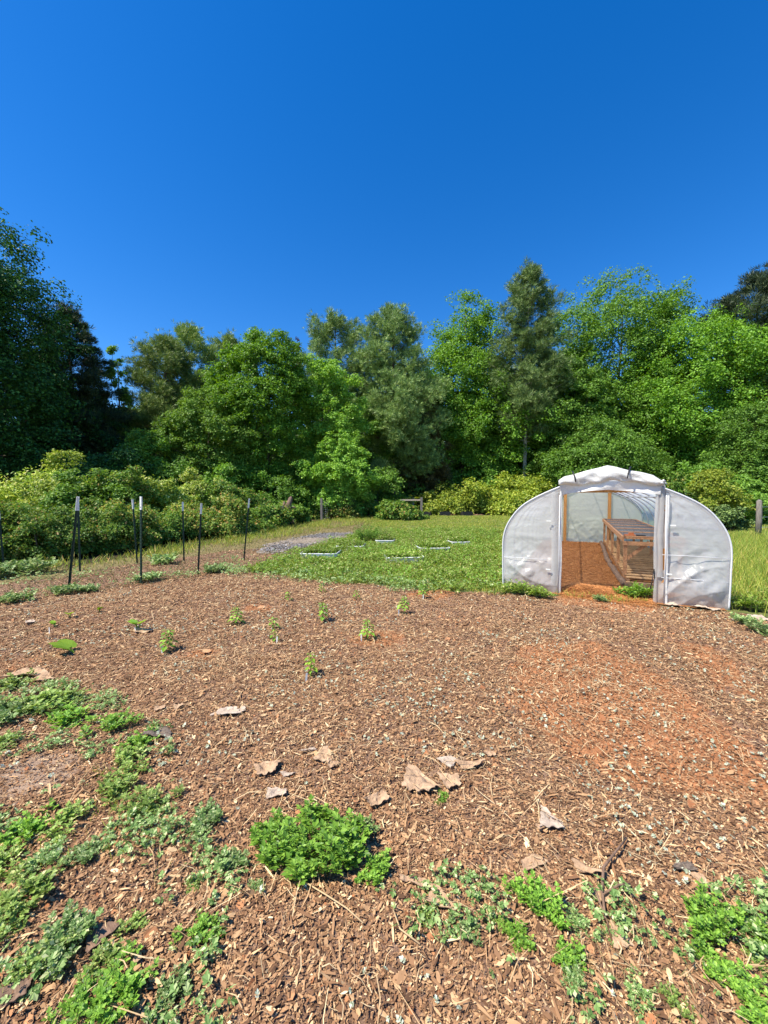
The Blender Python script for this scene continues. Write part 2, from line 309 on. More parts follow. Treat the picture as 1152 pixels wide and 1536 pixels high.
M['film_back'] = film('back_wall_film', (.92, .90, .82), .07, .55, .5, 3, .4)
def ground_material():
    m, nt, out = base('ground_soil_and_turf'); L = nt.links.new; v = coord(nt)
    def attr(n):
        a = nt.nodes.new('ShaderNodeAttribute'); a.attribute_name = n; return a.outputs['Fac']
    def soil(scale, stops, d=6):
        n = noise(nt, scale, d, .7, v); r = ramp(nt, stops); L(n.outputs['Fac'], r.inputs[0]); return r.outputs[0]
    mulch = soil(38, [(.28, (.09, .052, .035)), (.5, (.22, .13, .085)), (.72, (.38, .25, .165))])
    clay = soil(25, [(.3, (.24, .095, .040)), (.6, (.42, .19, .085)), (.8, (.50, .27, .14))])
    lawn = soil(5, [(.3, (.07, .11, .028)), (.5, (.14, .16, .05)), (.7, (.26, .22, .10))])
    path = soil(7, [(.3, (.10, .11, .035)), (.5, (.21, .17, .075)), (.75, (.30, .21, .12))])
    dirt = soil(20, [(.3, (.26, .17, .115)), (.7, (.42, .30, .21))])
    wood = soil(5, [(.3, (.02, .02, .008)), (.7, (.08, .06, .03))])
    nz = noise(nt, 6, 5, .7, v)
    def mix(a, b, fac):
        # fac attribute broken up by noise
        add = nt.nodes.new('ShaderNodeMath'); add.operation = 'ADD'; L(fac, add.inputs[0]); L(nz.outputs['Fac'], add.inputs[1])
        mr = nt.nodes.new('ShaderNodeMapRange'); mr.inputs['From Min'].default_value = .85; mr.inputs['From Max'].default_value = 1.12; L(add.outputs[0], mr.inputs[0])
        x = nt.nodes.new('ShaderNodeMix'); x.data_type = 'RGBA'; L(mr.outputs[0], x.inputs['Factor']); L(a, x.inputs['A']); L(b, x.inputs['B']); return x.outputs['Result']
    c = mix(wood, path, attr('path')); c = mix(c, lawn, attr('lawn')); c = mix(c, mulch, attr('mulch')); c = mix(c, clay, attr('clay')); c = mix(c, dirt, attr('dirt'))
    p = nt.nodes.new('ShaderNodeBsdfPrincipled'); p.inputs['Roughness'].default_value = .95; p.inputs['Specular IOR Level'].default_value = .1; L(c, p.inputs['Base Color'])
    n2 = noise(nt, 70, 5, .7, v); b = nt.nodes.new('ShaderNodeBump'); b.inputs['Strength'].default_value = .8; b.inputs['Distance'].default_value = .015; L(n2.outputs['Fac'], b.inputs['Height']); L(b.outputs[0], p.inputs['Normal'])
    L(p.outputs[0], out.inputs[0]); return m

# ------------------------------------------------------------------ ground
def build_ground():
    ys = np.concatenate([np.arange(-4, .8, .4), np.arange(.8, 9, .045), np.arange(9, 20, .11), np.arange(20, 45, .4), np.geomspace(45, 900, 22)])
    xh = np.concatenate([np.arange(0, 6, .055), np.arange(6, 14, .14), np.arange(14, 45, .6), np.geomspace(45, 900, 20)])
    xs = np.concatenate([-xh[:0:-1], xh])
    X, Y = np.meshgrid(xs, ys); Z = ground_z(X, Y)
    mb = MB().grid(np.stack([X, Y, Z], -1))
    o = mb.obj('ground', ground_material(), smooth=True); me = o.data
    P = np.stack([X.ravel(), Y.ravel()], 1)
    def mask(polys, blur):
        r = np.zeros(len(P)); k = 7
        for i in range(k):
            off = np.array([math.cos(i * 2.4), math.sin(i * 2.4)]) * blur * math.sqrt((i + .5) / k)
            q = P + off; a = np.zeros(len(P), bool)
            for pl in polys: a |= inpoly(q, pl)
            r += a / k
        return r
    for nm, pl, bl in (('lawn', [LAWN], .15), ('path', [PATHP], .3), ('mulch', [MULCH, MULCH2], .25), ('clay', CLAYS, .22), ('dirt', [DIRT], .1)):
        a = me.attributes.new(nm, 'FLOAT', 'POINT'); a.data.foreach_set('value', mask(pl, bl).astype(np.float32))
    tag(o, kind='structure')
    g = MB(); pts = np.vstack([GRAVEL, GRAVEL[:1]])
    dense = np.concatenate([pts[i] + (pts[i + 1] - pts[i]) * np.linspace(0, 1, 9)[:-1, None] for i in range(len(pts) - 1)])
    dense += R.normal(size=dense.shape) * .10
    c = dense.mean(0); n = len(dense)
    V = [[c[0], c[1], float(ground_z([c[0]], [c[1]])[0]) + .035]]
    for q in dense: V.append([q[0], q[1], float(ground_z([q[0]], [q[1]])[0]) + .012])
    g.add(V, [[0, 1 + i, 1 + (i + 1) % n] for i in range(n)])
    o = g.obj('gravel', noisemat('blue_grey_gravel', [(.3, (.14, .10, .075)), (.5, (.26, .21, .16)), (.7, (.36, .30, .24))], 6, rough=.9, bump=1, bscale=40)); tag(o, kind='structure')
build_ground()

def gravel_stones():
    P = scatter(160000, -6, 1, 8, 22, lambda P: inpoly(P + R.normal(size=P.shape) * .12, GRAVEL), lambda P: .1 + .9 * np.clip(fbm(P[:, 0] * 1.2, P[:, 1] * 1.2, 5) * 4 - 1.7, 0, 1)); N = len(P)
    mb = MB(); X, Y, Z = frames(tilted(N, .5)); L = R.uniform(.02, .05, N); place(CHIP, CHIP_F, onground(P, .022), X, Y, Z, np.stack([L, L, L], 1), mb)
    tag(mb.obj('gravel_stones', bitmat('grey_gravel_stones', [(0, (.09, .085, .085)), (.5, (.22, .21, .21)), (1, (.38, .36, .35))])), 'blue grey gravel stones of the patch beside the lawn', 'gravel', kind='stuff')
def scatter(n, x0, x1, y0, y1, inside, dens=None, r=R):
    P = np.stack([r.uniform(x0, x1, n), r.uniform(y0, y1, n)], 1)
    k = inside(P)
    if dens is not None: k &= r.uniform(size=n) < dens(P)
    return P[k]
def onground(P, h=0.0):
    return np.stack([P[:, 0], P[:, 1], ground_z(P[:, 0], P[:, 1]) + h], 1)
def inview(P, m=.8): return (np.abs(P[:, 0]) < P[:, 1] * 1.0 + m)
def gh_local(P):
    return np.stack([(P[:, 0] - 3.478) * .8998 - (P[:, 1] - 6.27) * .4364, (P[:, 0] - 3.478) * .4364 + (P[:, 1] - 6.27) * .8998], 1)
def in_gh(P):
    q = gh_local(P); return (np.abs(q[:, 0]) < 1.56) & (q[:, 1] > 0) & (q[:, 1] < 8.6)
def tilted(n, amt, r=R): return nrm(np.stack([r.normal(size=n) * amt, r.normal(size=n) * amt, np.ones(n)], 1))
def clayf(P):
    a = np.zeros(len(P), bool)
    j = P + (np.stack([fbm(P[:, 0] * 3, P[:, 1] * 3, 5), fbm(P[:, 0] * 3, P[:, 1] * 3, 6)], 1) - .5) * .5
    for c in CLAYS: a |= inpoly(j, c)
    return a

# ------------------------------------------------------------------ mulch, straw, leaf litter
def build_litter():
    def m_in(P): return inpoly(P, MULCH) & inview(P) & ~in_gh(P)
    mb = MB()
    for (y0, y1, per, s0) in ((.9, 2.2, 24000, .0115), (2.2, 4, 13000, .0135), (4, 9.5, 6500, .0165)):
        n = int((2 * (y1 + 1)) * (y1 - y0) * per)
        P = scatter(n, -(y1 + 1), y1 + 1, y0, y1, m_in, lambda P: np.where(clayf(P), .40, 1.) * np.where(inpoly(P + R.normal(size=P.shape) * .05, DIRT), .16, 1.) * (.55 + .6 * fbm(P[:, 0] * 2.2, P[:, 1] * 2.2, 31)))
        N = len(P); L = np.minimum(R.lognormal(-.05, .5, N) * s0, .05); W = L * R.uniform(.22, .6, N)
        X, Y, Z = frames(tilted(N, .30), rsph(N) * [1, 1, .15])
        pos = onground(P, 0) + np.stack([0 * L, 0 * L, R.uniform(0, .009, N) + L * .08], 1)
        place(CHIP, CHIP_F, pos, X, Y, Z, np.stack([L, W, L * .7], 1), mb)
    P = scatter(260000, -16, 0, 4.5, 13, lambda P: inpoly(P, MULCH2), lambda P: .15 + .75 * fbm(P[:, 0] * 1.4, P[:, 1] * 1.4, 17)); N = len(P); L = R.lognormal(0, .42, N) * .022
    X, Y, Z = frames(tilted(N, .42), rsph(N) * [1, 1, .15]); place(CHIP, CHIP_F, onground(P, .008), X, Y, Z, np.stack([L, L * R.uniform(.22, .6, N), L * .7], 1), mb)
    P = scatter(150000, -6, 6, .9, 5, m_in); N = len(P); L = R.lognormal(0, .4, N) * .0065; X, Y, Z = frames(tilted(N, .6)); place(CHIP, CHIP_F, onground(P, .008) + np.stack([0 * L, 0 * L, R.uniform(0, .008, N)], 1), X, Y, Z, np.stack([L, L * .6, L], 1), mb)
    # long shredded pieces
    P = scatter(26000, -8, 8, .9, 8.5, m_in, lambda P: np.where(clayf(P), .3, 1.)); N = len(P)
    L = R.uniform(.03, .09, N); X, Y, Z = frames(tilted(N, .3), rsph(N) * [1, 1, .12])
    place(CHIP, CHIP_F, onground(P, .012), X, Y, Z, np.stack([L, L * R.uniform(.07, .16, N), L * .4], 1), mb)
    tag(mb.obj('bark_mulch', M['chips']), 'shredded red brown bark mulch spread over the garden bed', 'mulch', kind='stuff')
    mb = MB(); P = scatter(150000, -8, 9, .9, 9, m_in, lambda P: np.where(clayf(P), .8, .14 + .30 * np.clip(fbm(P[:, 0], P[:, 1], 47) * 3 - 1, 0, 1))); N = len(P); L = R.lognormal(0, .5, N) * .012
    X, Y, Z = frames(tilted(N, .7)); place(CHIP, CHIP_F, onground(P, .005), X, Y, Z, np.stack([L, L * .8, L], 1), mb)
    tag(mb.obj('red_clay_crumbs', M['clay']), 'orange red clay crumbs showing through thin mulch', 'soil', kind='stuff')
    mb = MB(); P = scatter(60000, -9, 9, .9, 9, m_in, lambda P: .15 + .010 * P[:, 1] ** 1.6 + .9 * np.clip(fbm(P[:, 0] * 1.3, P[:, 1] * 1.3, 77) * 2.6 - 1.0, 0, 1)); N = len(P)
    L = R.lognormal(0, .6, N) * .060; X, Y, Z = frames(tilted(N, .25), rsph(N) * [1, 1, .2])
    place(STRAND, STRAND_F, onground(P, .022), X, Y, Z, np.stack([L, R.uniform(.001, .0032, N) * (1 + P[:, 1] * .16), L * R.uniform(.5, 2.2, N)], 1), mb)
    tag(mb.obj('dry_stalks', M['strand']), 'thin tan dry stalks scattered over the mulch', 'straw', kind='stuff')
    mb = MB(); cl = lambda P: .03 + np.clip(fbm(P[:, 0] * 1.6 + 9, P[:, 1] * 1.6, 55) * 5 - 2.5, 0, 1) * np.clip(1.35 - P[:, 1] / 6.5, .15, 1)
    P = scatter(30000, -6, 6, .9, 8.5, m_in, cl); N = len(P); L = R.uniform(.014, .038, N)
    X, Y, Z = frames(tilted(N, .6)); place(MUG, MUG_F, onground(P, .018), X, Y, Z, L, mb)
    tag(mb.obj('wilted_leaves', M['silver']), 'silvery grey wilted leaf scraps lying on the mulch', 'leaf litter', kind='stuff')
build_litter()

# ------------------------------------------------------------------ lawn and low green cover
def build_green():
    mb = MB()
    def grass_at(P, h0, h1, wd, mb, lean=.35):
        N = len(P); Z = tilted(N, lean); up = Z; X, Y, _ = frames(rsph(N) * [1, 1, 0] + [0, 0, .01])
        h = R.uniform(h0, h1, N)
        side = nrm(rsph(N) * [1, 1, 0]); pos = onground(P, 0)
        tip = pos + up * h[:, None]; mid = pos + up * (h * .5)[:, None] + (pos + up * h[:, None] - tip) + side * 0
        wv = np.cross(up, side) * wd; tip = tip + side * (h * .3)[:, None]
        V = np.stack([pos - wv, pos + wv, mid + wv * .7, mid - wv * .7, tip], 1).reshape(-1, 3); i = (np.arange(N) * 5)[:, None]
        mb.add(V, i + np.array([[0, 1, 2, 3]])); mb.f.append(i + (mb.n - len(V)) + np.array([[3, 2, 4]]))
    far = lambda P: inpoly(P + (np.stack([fbm(P[:, 0] * 1.7, P[:, 1] * 1.7, 71), fbm(P[:, 0] * 1.7, P[:, 1] * 1.7, 72)], 1) - .5) * 1.0 * (P[:, 1:] < 12), LAWN) & ~in_gh(P) & (np.abs(P[:, 0]) < P[:, 1] * 1.02 + 1)
    grass_at(scatter(150000, -3, 13, 6, 16, lambda P: far(P)), .05, .12, .005, mb)
    grass_at(scatter(240000, -6, 32, 14, 33.2, far, lambda P: .25 + .75 * np.clip(fbm(P[:, 0] * .7, P[:, 1] * .7, 33) * 3 - .8, 0, 1)), .05, .11, .011, mb)
    tag(mb.obj('lawn_grass', M['grass']), 'short green lawn grass around the greenhouse', 'grass', kind='stuff')
    mb = MB(); rt = poly([(1099, 917), (1094, 800), (1100, 785), (1400, 790), (1500, 960), (1180, 930)])
    grass_at(scatter(60000, 4.5, 16, 5, 16, lambda P: inpoly(P, rt) & ~in_gh(P), lambda P: .35 + .6 * fbm(P[:, 0], P[:, 1], 8)), .12, .42, .0045, mb, .3)
    tag(mb.obj('tall_grass', M['grass']), 'tall uncut grass on the right side of the greenhouse', 'grass', kind='stuff')
    mb = MB(); fg = MB()
    grass_at(scatter(200000, -16, 4, 6, 32, lambda P: inpoly(P, PATHP) & inview(P, 3) & (~inpoly(P, GRAVEL) | (R.uniform(size=len(P)) < .3)), lambda P: .25 + .75 * fbm(P[:, 0] * .8, P[:, 1] * .8, 4)), .03, .11, .006, mb, .7)
    fr = poly([(-400, 880), (-100, 862), (0, 845), (120, 842), (200, 830), (300, 812), (380, 797), (450, 788), (530, 772), (600, 766), (620, 772), (545, 786), (460, 800), (390, 812), (300, 828), (200, 845), (120, 858), (0, 866), (-100, 880), (-400, 905)])
    grass_at(scatter(150000, -16, 4, 6, 34, lambda P: inpoly(P, fr), lambda P: .1 + .9 * np.clip(fbm(P[:, 0] * 1.1, P[:, 1] * 1.1, 14) * 3 - 1, 0, 1)), .05, .28, .008, fg, .5)
    tag(fg.obj('hedge_grass', M['grass']), 'ragged green grass along the foot of the hedge', 'grass', kind='stuff')
    tag(mb.obj('dry_grass', M['drygrass']), 'tan trodden grass along the path below the hedge', 'grass', kind='stuff')
    nd = poly([(430, 1390), (620, 1340), (780, 1370), (960, 1420), (1150, 1450), (1100, 1600), (430, 1600)]); ng = poly([(150, 1150), (280, 1190), (260, 1300), (330, 1450), (200, 1600), (-150, 1600), (-100, 1250), (60, 1230)])
    tb = MB(); grass_at(scatter(22000, -3, 3, .9, 3, lambda P: inpoly(P, nd), lambda P: np.clip(fbm(P[:, 0] * 4, P[:, 1] * 4, 15) * 4 - 1.9, 0, 1) * .8), .02, .075, .0016, tb, .8)
    tag(tb.obj('dry_grass_tufts', M['drygrass']), 'thin dry grass tufts at the bottom centre of the mulch', 'grass', kind='stuff')
    tb = MB(); grass_at(scatter(14000, -3, 2, .9, 3, lambda P: inpoly(P, ng), lambda P: np.clip(fbm(P[:, 0] * 4, P[:, 1] * 4, 25) * 4 - 1.9, 0, 1) * .8), .03, .09, .0018, tb, .6)
    tag(tb.obj('near_grass', M['grass']), 'fine green grass blades growing among the left foreground weeds', 'grass', kind='stuff')
    # leafy weeds round the raised beds
    mb = MB(); P = scatter(130000, -4, 6, 6.2, 21, lambda P: inpoly(P + (np.stack([fbm(P[:, 0] * 2, P[:, 1] * 2, 1), fbm(P[:, 0] * 2, P[:, 1] * 2, 2)], 1) - .5) * .9, WEEDS) & ~in_gh(P), lambda P: .35 + 1.0 * np.clip(fbm(P[:, 0] * 2, P[:, 1] * 2, 21) * 2 - .5, 0, 1))
    N = len(P); hh = (.03 + .17 * np.clip(fbm(P[:, 0] * 2.6, P[:, 1] * 2.6, 44) * 2.2 - .6, 0, 1)) * R.uniform(.35, 1, N)
    X, Y, Z = frames(tilted(N, .6)); place(MUG, MUG_F, onground(P, 0) + np.stack([0 * hh, 0 * hh, hh], 1), X, Y, Z, R.uniform(.035, .09, N), mb)
    tag(mb.obj('ground_cover', M['weed']), 'leafy green weeds spreading around the raised beds', 'weeds', kind='stuff')
    band = poly([(300, 862), (365, 846), (440, 852), (560, 866), (660, 878), (760, 884), (760, 897), (640, 894), (560, 886), (430, 871), (360, 864)])
    for nm, mt, sd, thr, lb in (('margin_weeds', 'mug_grey', 23, 2.0, 'pale grey green weeds fringing the upper edge of the mulch'), ('tufted_weeds', 'mug', 29, 2.6, 'darker tufts of leafy weeds scattered in the green patch')):
        mb = MB(); reg = band if sd == 23 else WEEDS
        P = scatter(90000, -5, 5, 5.6, 20, lambda P: inpoly(P + (np.stack([fbm(P[:, 0] * 2, P[:, 1] * 2, 81), fbm(P[:, 0] * 2, P[:, 1] * 2, 82)], 1) - .5) * 1.1, reg) & ~in_gh(P), lambda P: np.clip(fbm(P[:, 0] * 2.6, P[:, 1] * 2.6, sd) * 5 - thr, 0, 1) * (.9 if sd == 23 else .35)); N = len(P)
        X, Y, Z = frames(tilted(N, .6)); hh = R.uniform(.02, .14 if sd == 23 else .26, N); place(MUG, MUG_F, onground(P, 0) + np.stack([0 * hh, 0 * hh, hh], 1), X, Y, Z, R.uniform(.03, .075, N), mb)
        tag(mb.obj(nm, M[mt]), lb, 'weeds', kind='stuff')
    # sparse weeds on the strip between mulch and hedge, and along the mulch margin
    strip = poly([(-200, 920), (0, 900), (90, 892), (210, 874), (365, 858), (380, 835), (300, 840), (200, 850), (100, 862), (0, 870), (-200, 890)])
    mb = MB(); P = scatter(60000, -14, 2, 5, 14, lambda P: inpoly(P, strip), lambda P: np.clip(fbm(P[:, 0] * 1.5, P[:, 1] * 1.5, 61) * 5 - 2.5, 0.02, 1)); N = len(P)
    X, Y, Z = frames(tilted(N, .6)); hh = R.uniform(.02, .12, N); place(MUG, MUG_F, onground(P, 0) + np.stack([0 * hh, 0 * hh, hh], 1), X, Y, Z, R.uniform(.03, .07, N), mb)
    tag(mb.obj('path_weeds', M['mug_grey']), 'patchy grey green weeds between the metal posts', 'weeds', kind='stuff')
    # tiny sprigs in the near mulch
    fp = poly([(-40, 1010), (150, 1030), (260, 1100), (260, 1230), (380, 1320), (330, 1420), (360, 1700), (-300, 1700), (-300, 1000)])
    fp2 = poly([(560, 1330), (760, 1290), (900, 1330), (1200, 1330), (1300, 1700), (700, 1700), (740, 1420), (600, 1400)])
    mb = MB(); P = scatter(70000, -4, 4, .9, 4, lambda P: (inpoly(P, fp) | inpoly(P, fp2)) & ~inpoly(P, DIRT), lambda P: np.clip(fbm(P[:, 0] * 3.3, P[:, 1] * 3.3, 91) * 6 - 2.75, 0.01, 1)); N = len(P)
    X, Y, Z = frames(tilted(N, .5)); hh = R.uniform(.01, .05, N); place(MUG, MUG_F, onground(P, 0) + np.stack([0 * hh, 0 * hh, hh], 1), X, Y, Z, R.uniform(.02, .045, N), mb)
    tag(mb.obj('creeping_sprigs', M['mug_grey']), 'small grey green sprigs creeping through the near mulch', 'weeds', kind='stuff')
build_green(); gravel_stones()

# ------------------------------------------------------------------ trees and shrubs
def crown(mb, r, H, prof, t0, nclump, nleaf, cr, leaf, flat=.5, outer=.55, spray=.35, many=1.0):
    """clumps of leaves inside the crown's envelope; returns clump centres"""
    nclump = int(nclump * many); nleaf = int(nleaf * (many if many < 2 else 2.0) * 1.45); pt = np.array([p[0] for p in prof]); pr = np.array([p[1] for p in prof])
    tt = np.linspace(t0, 1, 60); wgt = np.interp(tt, pt, pr) ** 1.4 + .05; wgt /= wgt.sum()
    t = r.choice(tt, nclump, p=wgt) + r.uniform(-.01, .01, nclump); t = np.clip(t, t0, .985)
    rad = np.interp(t, pt, pr) * np.sqrt(r.uniform(outer ** 2, 1, nclump)); a = r.uniform(0, 2 * math.pi, nclump)
    rad = rad * (.62 + .75 * vnoise(a * 1.1 + t * 3, t * 6.5 + len(prof), int(r.integers(0, 999))))
    back = (np.sin(a) > .45) & (r.uniform(size=nclump) < .45); a = np.where(back, -a, a)
    C = np.stack([rad * np.cos(a), rad * np.sin(a), t * H], 1)
    Rc = cr * r.uniform(.6, 1.5, nclump); out0 = nrm(C * [1, 1, 0] + 1e-4)
    # every limb end carries small flat sprays of leaves
    ns = 9; S = np.repeat(np.arange(nclump), ns); d = rsph(len(S), r); d[:, 2] *= .8
    SC_ = C[S] + d * (Rc[S] * r.uniform(.3, 1.15, len(S)))[:, None] * [1, 1, flat * 1.25] + out0[S] * (Rc[S] * .25)[:, None]
    SC_[:, 2] -= .12 * Rc[S] * np.abs(r.normal(size=len(S)))
    SR = Rc[S] * r.uniform(.28, .62, len(S)); wt = SR ** 2; wt /= wt.sum()
    idx = r.choice(len(S), nleaf, p=wt); d = rsph(nleaf, r); q = r.uniform(0, 1, nleaf) ** .45 * (1 + spray * .6 * np.abs(r.normal(size=nleaf)))
    out = out0[S[idx]]; pos = SC_[idx] + d * (SR[idx] * q)[:, None] * [1, 1, .62]
    pos[:, 2] -= np.maximum(0, ((pos - SC_[idx]) * out).sum(1)) * .35
    pos[:, 2] = np.maximum(pos[:, 2], .02)
    nor = nrm(d * [.6, .6, .4] + [0, 0, .75] + out * .25 + r.normal(size=(nleaf, 3)) * .5)
    X, Y, Z = frames(nor, rsph(nleaf, r) + out * .6, r)
    place(LEAF, LEAF_F, pos, X, Y, Z, leaf * r.uniform(.6, 1.4, nleaf), mb)
    return C
def trunk(mb, r, H, C, rad, top=.9, nl=26, lean=0.0, low=.12):
    k = 9; z = np.linspace(0, H * top, k); wob = np.cumsum(r.normal(size=(k, 2)) * .012 * H, 0) * .5; wob[0] = 0
    P = np.column_stack([wob[:, 0] + lean * z, wob[:, 1], z]); rr = rad * (1 - .85 * (z / (H * top)) ** .9); rr[0] *= 1.35
    mb.tube(P, rr, 8)
    for c in C[r.permutation(len(C))[:nl]]:
        zs = max(H * low, min(c[2] * r.uniform(.6, .85), H * top * .93)); b = np.array([np.interp(zs, z, P[:, 0]), np.interp(zs, z, P[:, 1]), zs])
        m_ = b * .5 + c * .5 + [0, 0, -.04 * H * r.uniform(0, 1)] + r.normal(size=3) * .15; r0 = np.interp(zs, z, rr) * .45
        mb.tube([b, m_, c], [r0, r0 * .6, r0 * .2], 5)
PROF = {
 'round': [(0, .3), (.15, .7), (.35, .95), (.6, 1), (.8, .8), (.93, .5), (1, .12)],
 'cone': [(0, .6), (.15, .9), (.3, 1), (.5, .92), (.7, .74), (.87, .50), (1, .16)],
 'broad': [(0, .5), (.2, .9), (.45, 1), (.7, .92), (.87, .66), (1, .2)],
 'narrow': [(0, .7), (.3, 1), (.6, .8), (.85, .4), (1, .05)],
 'dome': [(0, .75), (.2, 1), (.5, .95), (.75, .75), (.92, .45), (1, .15)]}
def leafy_tree(px, top, D, hw, prof, mat, label, nclump=120, nleaf=26000, t0=.05, cr=None, bark='bark', leaf=None, cat='tree', group=None, name='broadleaf_tree', seed=1, outer=.5, trad=None, flat=.8):
    if px > 540 and 30 < D < 48: D += 6
    r = np.random.default_rng(seed * 101 + 3); b = AT(px, 700, D); H = AT(px, top, D)[2]; Rm = hw / FPX * D
    e = empty(name, (b[0], D, 0)); tag(e, label, cat, group)
    pr = [(t, q * Rm * (1 + .22 * math.sin(7 * t + seed))) for t, q in PROF[prof]]
    c = MB(); C = crown(c, r, H * .985, pr, t0, nclump, nleaf, cr or Rm * .20, leaf or .0047 * D, flat, outer, .35, 1.0 if leaf else 2.5)
    c.obj('crown', M[mat], e); tb = MB(); trunk(tb, r, H, C, trad or max(.09, H * .011)); tb.obj('trunk', M[bark], e, smooth=True)
    return e
def pine_tree(px, top, D, hw, mat, label, nb=80, t0=.25, tuft=.36, per=34, bark='pine_bark', seed=1, shape='round', cat='pine tree', group=None, up=.25, trad=None):
    r = np.random.default_rng(seed * 77 + 5); b = AT(px, 700, D); H = AT(px, top, D)[2]; Rm = hw / FPX * D
    e = empty('pine_tree', (b[0], D, 0)); tag(e, label, cat, group)
    tb = MB(); k = 10; z = np.linspace(0, H * .97, k); wob = np.cumsum(r.normal(size=(k, 2)) * .1, 0); wob[0] = 0
    rr = (trad or H * .011) * (1 - .88 * z / H); tb.tube(np.column_stack([wob, z]), rr, 8)
    pt = np.array([p[0] for p in PROF[shape]]); pr = np.array([p[1] for p in PROF[shape]]) * Rm
    pos = []; dr = []
    for i in range(nb):
        t = t0 + (1 - t0) * (i + r.uniform()) / nb; L = np.interp((t - t0) / (1 - t0), pt, pr) * r.uniform(.6, 1.08); a = i * 2.4 + r.normal() * .3
        zb = t * H * .96; bb = np.array([np.interp(zb, z, wob[:, 0]), np.interp(zb, z, wob[:, 1]), zb]); o = np.array([math.cos(a), math.sin(a), 0])
        rise = up * L * (1.3 if t > .8 else .6); P = np.array([bb, bb + o * L * .5 + [0, 0, rise * .3], bb + o * L + [0, 0, rise]])
        r0 = np.interp(zb, z, rr) * .35 + .01; tb.tube(P, [r0, r0 * .6, r0 * .2], 4)
        n = max(10, int(2.3 * 1.25 * per * (L / Rm) ** 1.1)); u = r.uniform(.3, 1.05, n) ** .8; sp = (1.1 - u * .5) * L * .33
        q = bb + o * (L * u)[:, None] + np.array([0, 0, 1]) * (rise * u ** 1.6)[:, None] + r.normal(size=(n, 3)) * sp[:, None] * [.5, .5, .35]
        pos.append(q); dr.append(nrm(o * .9 + np.array([0, 0, .7]) + r.normal(size=(n, 3)) * .5))
    n = 160; pos.append(np.array([wob[-1][0], wob[-1][1], H * .96]) + r.normal(size=(n, 3)) * [Rm * .10, Rm * .10, H * .02]); dr.append(nrm(r.normal(size=(n, 3)) * .5 + [0, 0, 1]))
    pos = np.concatenate(pos); dr = np.concatenate(dr); X = dr; Y, Z, _ = frames(dr, None, r)
    c = MB(); place(TUFT, TUFT_F, pos, X, Y, Z, tuft * 1.15 * r.uniform(.7, 1.25, len(pos)) * D / 36, c)
    c.obj('crown', M[mat], e); tb.obj('trunk', M[bark], e, smooth=True); return e

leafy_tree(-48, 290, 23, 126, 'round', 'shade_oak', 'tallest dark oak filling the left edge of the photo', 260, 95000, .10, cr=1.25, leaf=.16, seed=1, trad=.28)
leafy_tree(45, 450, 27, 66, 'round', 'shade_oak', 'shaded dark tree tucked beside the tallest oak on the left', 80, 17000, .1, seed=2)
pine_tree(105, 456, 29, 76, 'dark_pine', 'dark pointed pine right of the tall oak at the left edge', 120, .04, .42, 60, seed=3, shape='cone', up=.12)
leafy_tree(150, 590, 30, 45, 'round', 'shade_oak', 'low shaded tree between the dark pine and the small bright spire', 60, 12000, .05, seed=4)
leafy_tree(178, 512, 31.5, 24, 'cone', 'fresh', 'slim bright green spire of a sweetgum behind the left pines', 50, 8000, .2, seed=5)
pine_tree(246, 506, 34, 70, 'pine', 'olive green rounded pine left of the bright round tree', 110, .08, .34, 60, seed=6, shape='dome', up=.3)
pine_tree(290, 488, 37, 66, 'pine', 'taller pine peeking behind the olive rounded pine', 90, .2, .34, 46, seed=7, shape='dome', up=.4)
pine_tree(342, 503, 40, 58, 'pine', 'thin pine top showing left of the bright round tree', 70, .3, .34, 40, seed=8, shape='dome', up=.4)
leafy_tree(400, 490, 31, 60, 'round', 'sweetgum', 'bright green round headed tree left of centre', 130, 34000, .06, seed=9)
leafy_tree(312, 580, 29, 54, 'round', 'fresh', 'lower fresh green tree in front of the olive pine', 100, 24000, .02, seed=10)
leafy_tree(447, 498, 41, 14, 'narrow', 'dead', 'small reddish dead treetop behind the bright round tree', 30, 1500, .6, seed=11, trad=.08)
pine_tree(507, 474, 41, 58, 'blue_pine', 'hazy grey green pine top at the centre, left of a twin', 90, .3, .34, 40, seed=12, shape='round', up=.5)
pine_tree(588, 462, 39, 72, 'blue_pine', 'wider grey green pine just right of centre', 130, .15, .36, 56, seed=13, shape='dome', up=.5)
leafy_tree(495, 538, 33, 46, 'round', 'fresh', 'pale green tree under the grey pine at the centre', 90, 22000, .03, seed=14)
leafy_tree(560, 590, 34, 44, 'broad', 'oak', 'soft green tree with low layered limbs at the centre', 80, 18000, .03, seed=15)
leafy_tree(512, 645, 30, 46, 'cone', 'fresh', 'low bright leafy sapling clump before the centre trees', 60, 14000, .02, seed=16, name='sapling')
pine_tree(630, 575, 40, 36, 'cedar', 'brownish olive cedar left of the tall cone shaped tree', 110, .02, .34, 60, seed=17, shape='cone', up=.1, cat='cedar tree')
leafy_tree(694, 436, 40, 76, 'cone', 'sweetgum', 'tall cone shaped bright green tree left of the white trunked pine', 150, 42000, .06, seed=18, outer=.45)
pine_tree(784, 401, 42, 58, 'blue_pine', 'tall slender pine with a pale bare trunk right of the cone shaped tree', 150, .30, .34, 40, bark='pale_bark', seed=19, shape='cone', up=.5, trad=.24)
leafy_tree(920, 415, 41, 88, 'round', 'oak', 'broadest green tree rising behind the greenhouse', 150, 42000, .05, seed=20, outer=.4)
leafy_tree(848, 540, 37, 54, 'round', 'oak', 'layered green tree behind the left side of the greenhouse', 90, 24000, .03, seed=21)
leafy_tree(1048, 468, 36, 84, 'broad', 'sweetgum', 'wide leafy tree rising above the right end of the greenhouse', 150, 40000, .04, seed=22, outer=.4)
leafy_tree(884, 632, 33, 70, 'round', 'oak', 'low spreading limbs of a young tree right behind the greenhouse', 80, 22000, .04, seed=23, name='sapling')
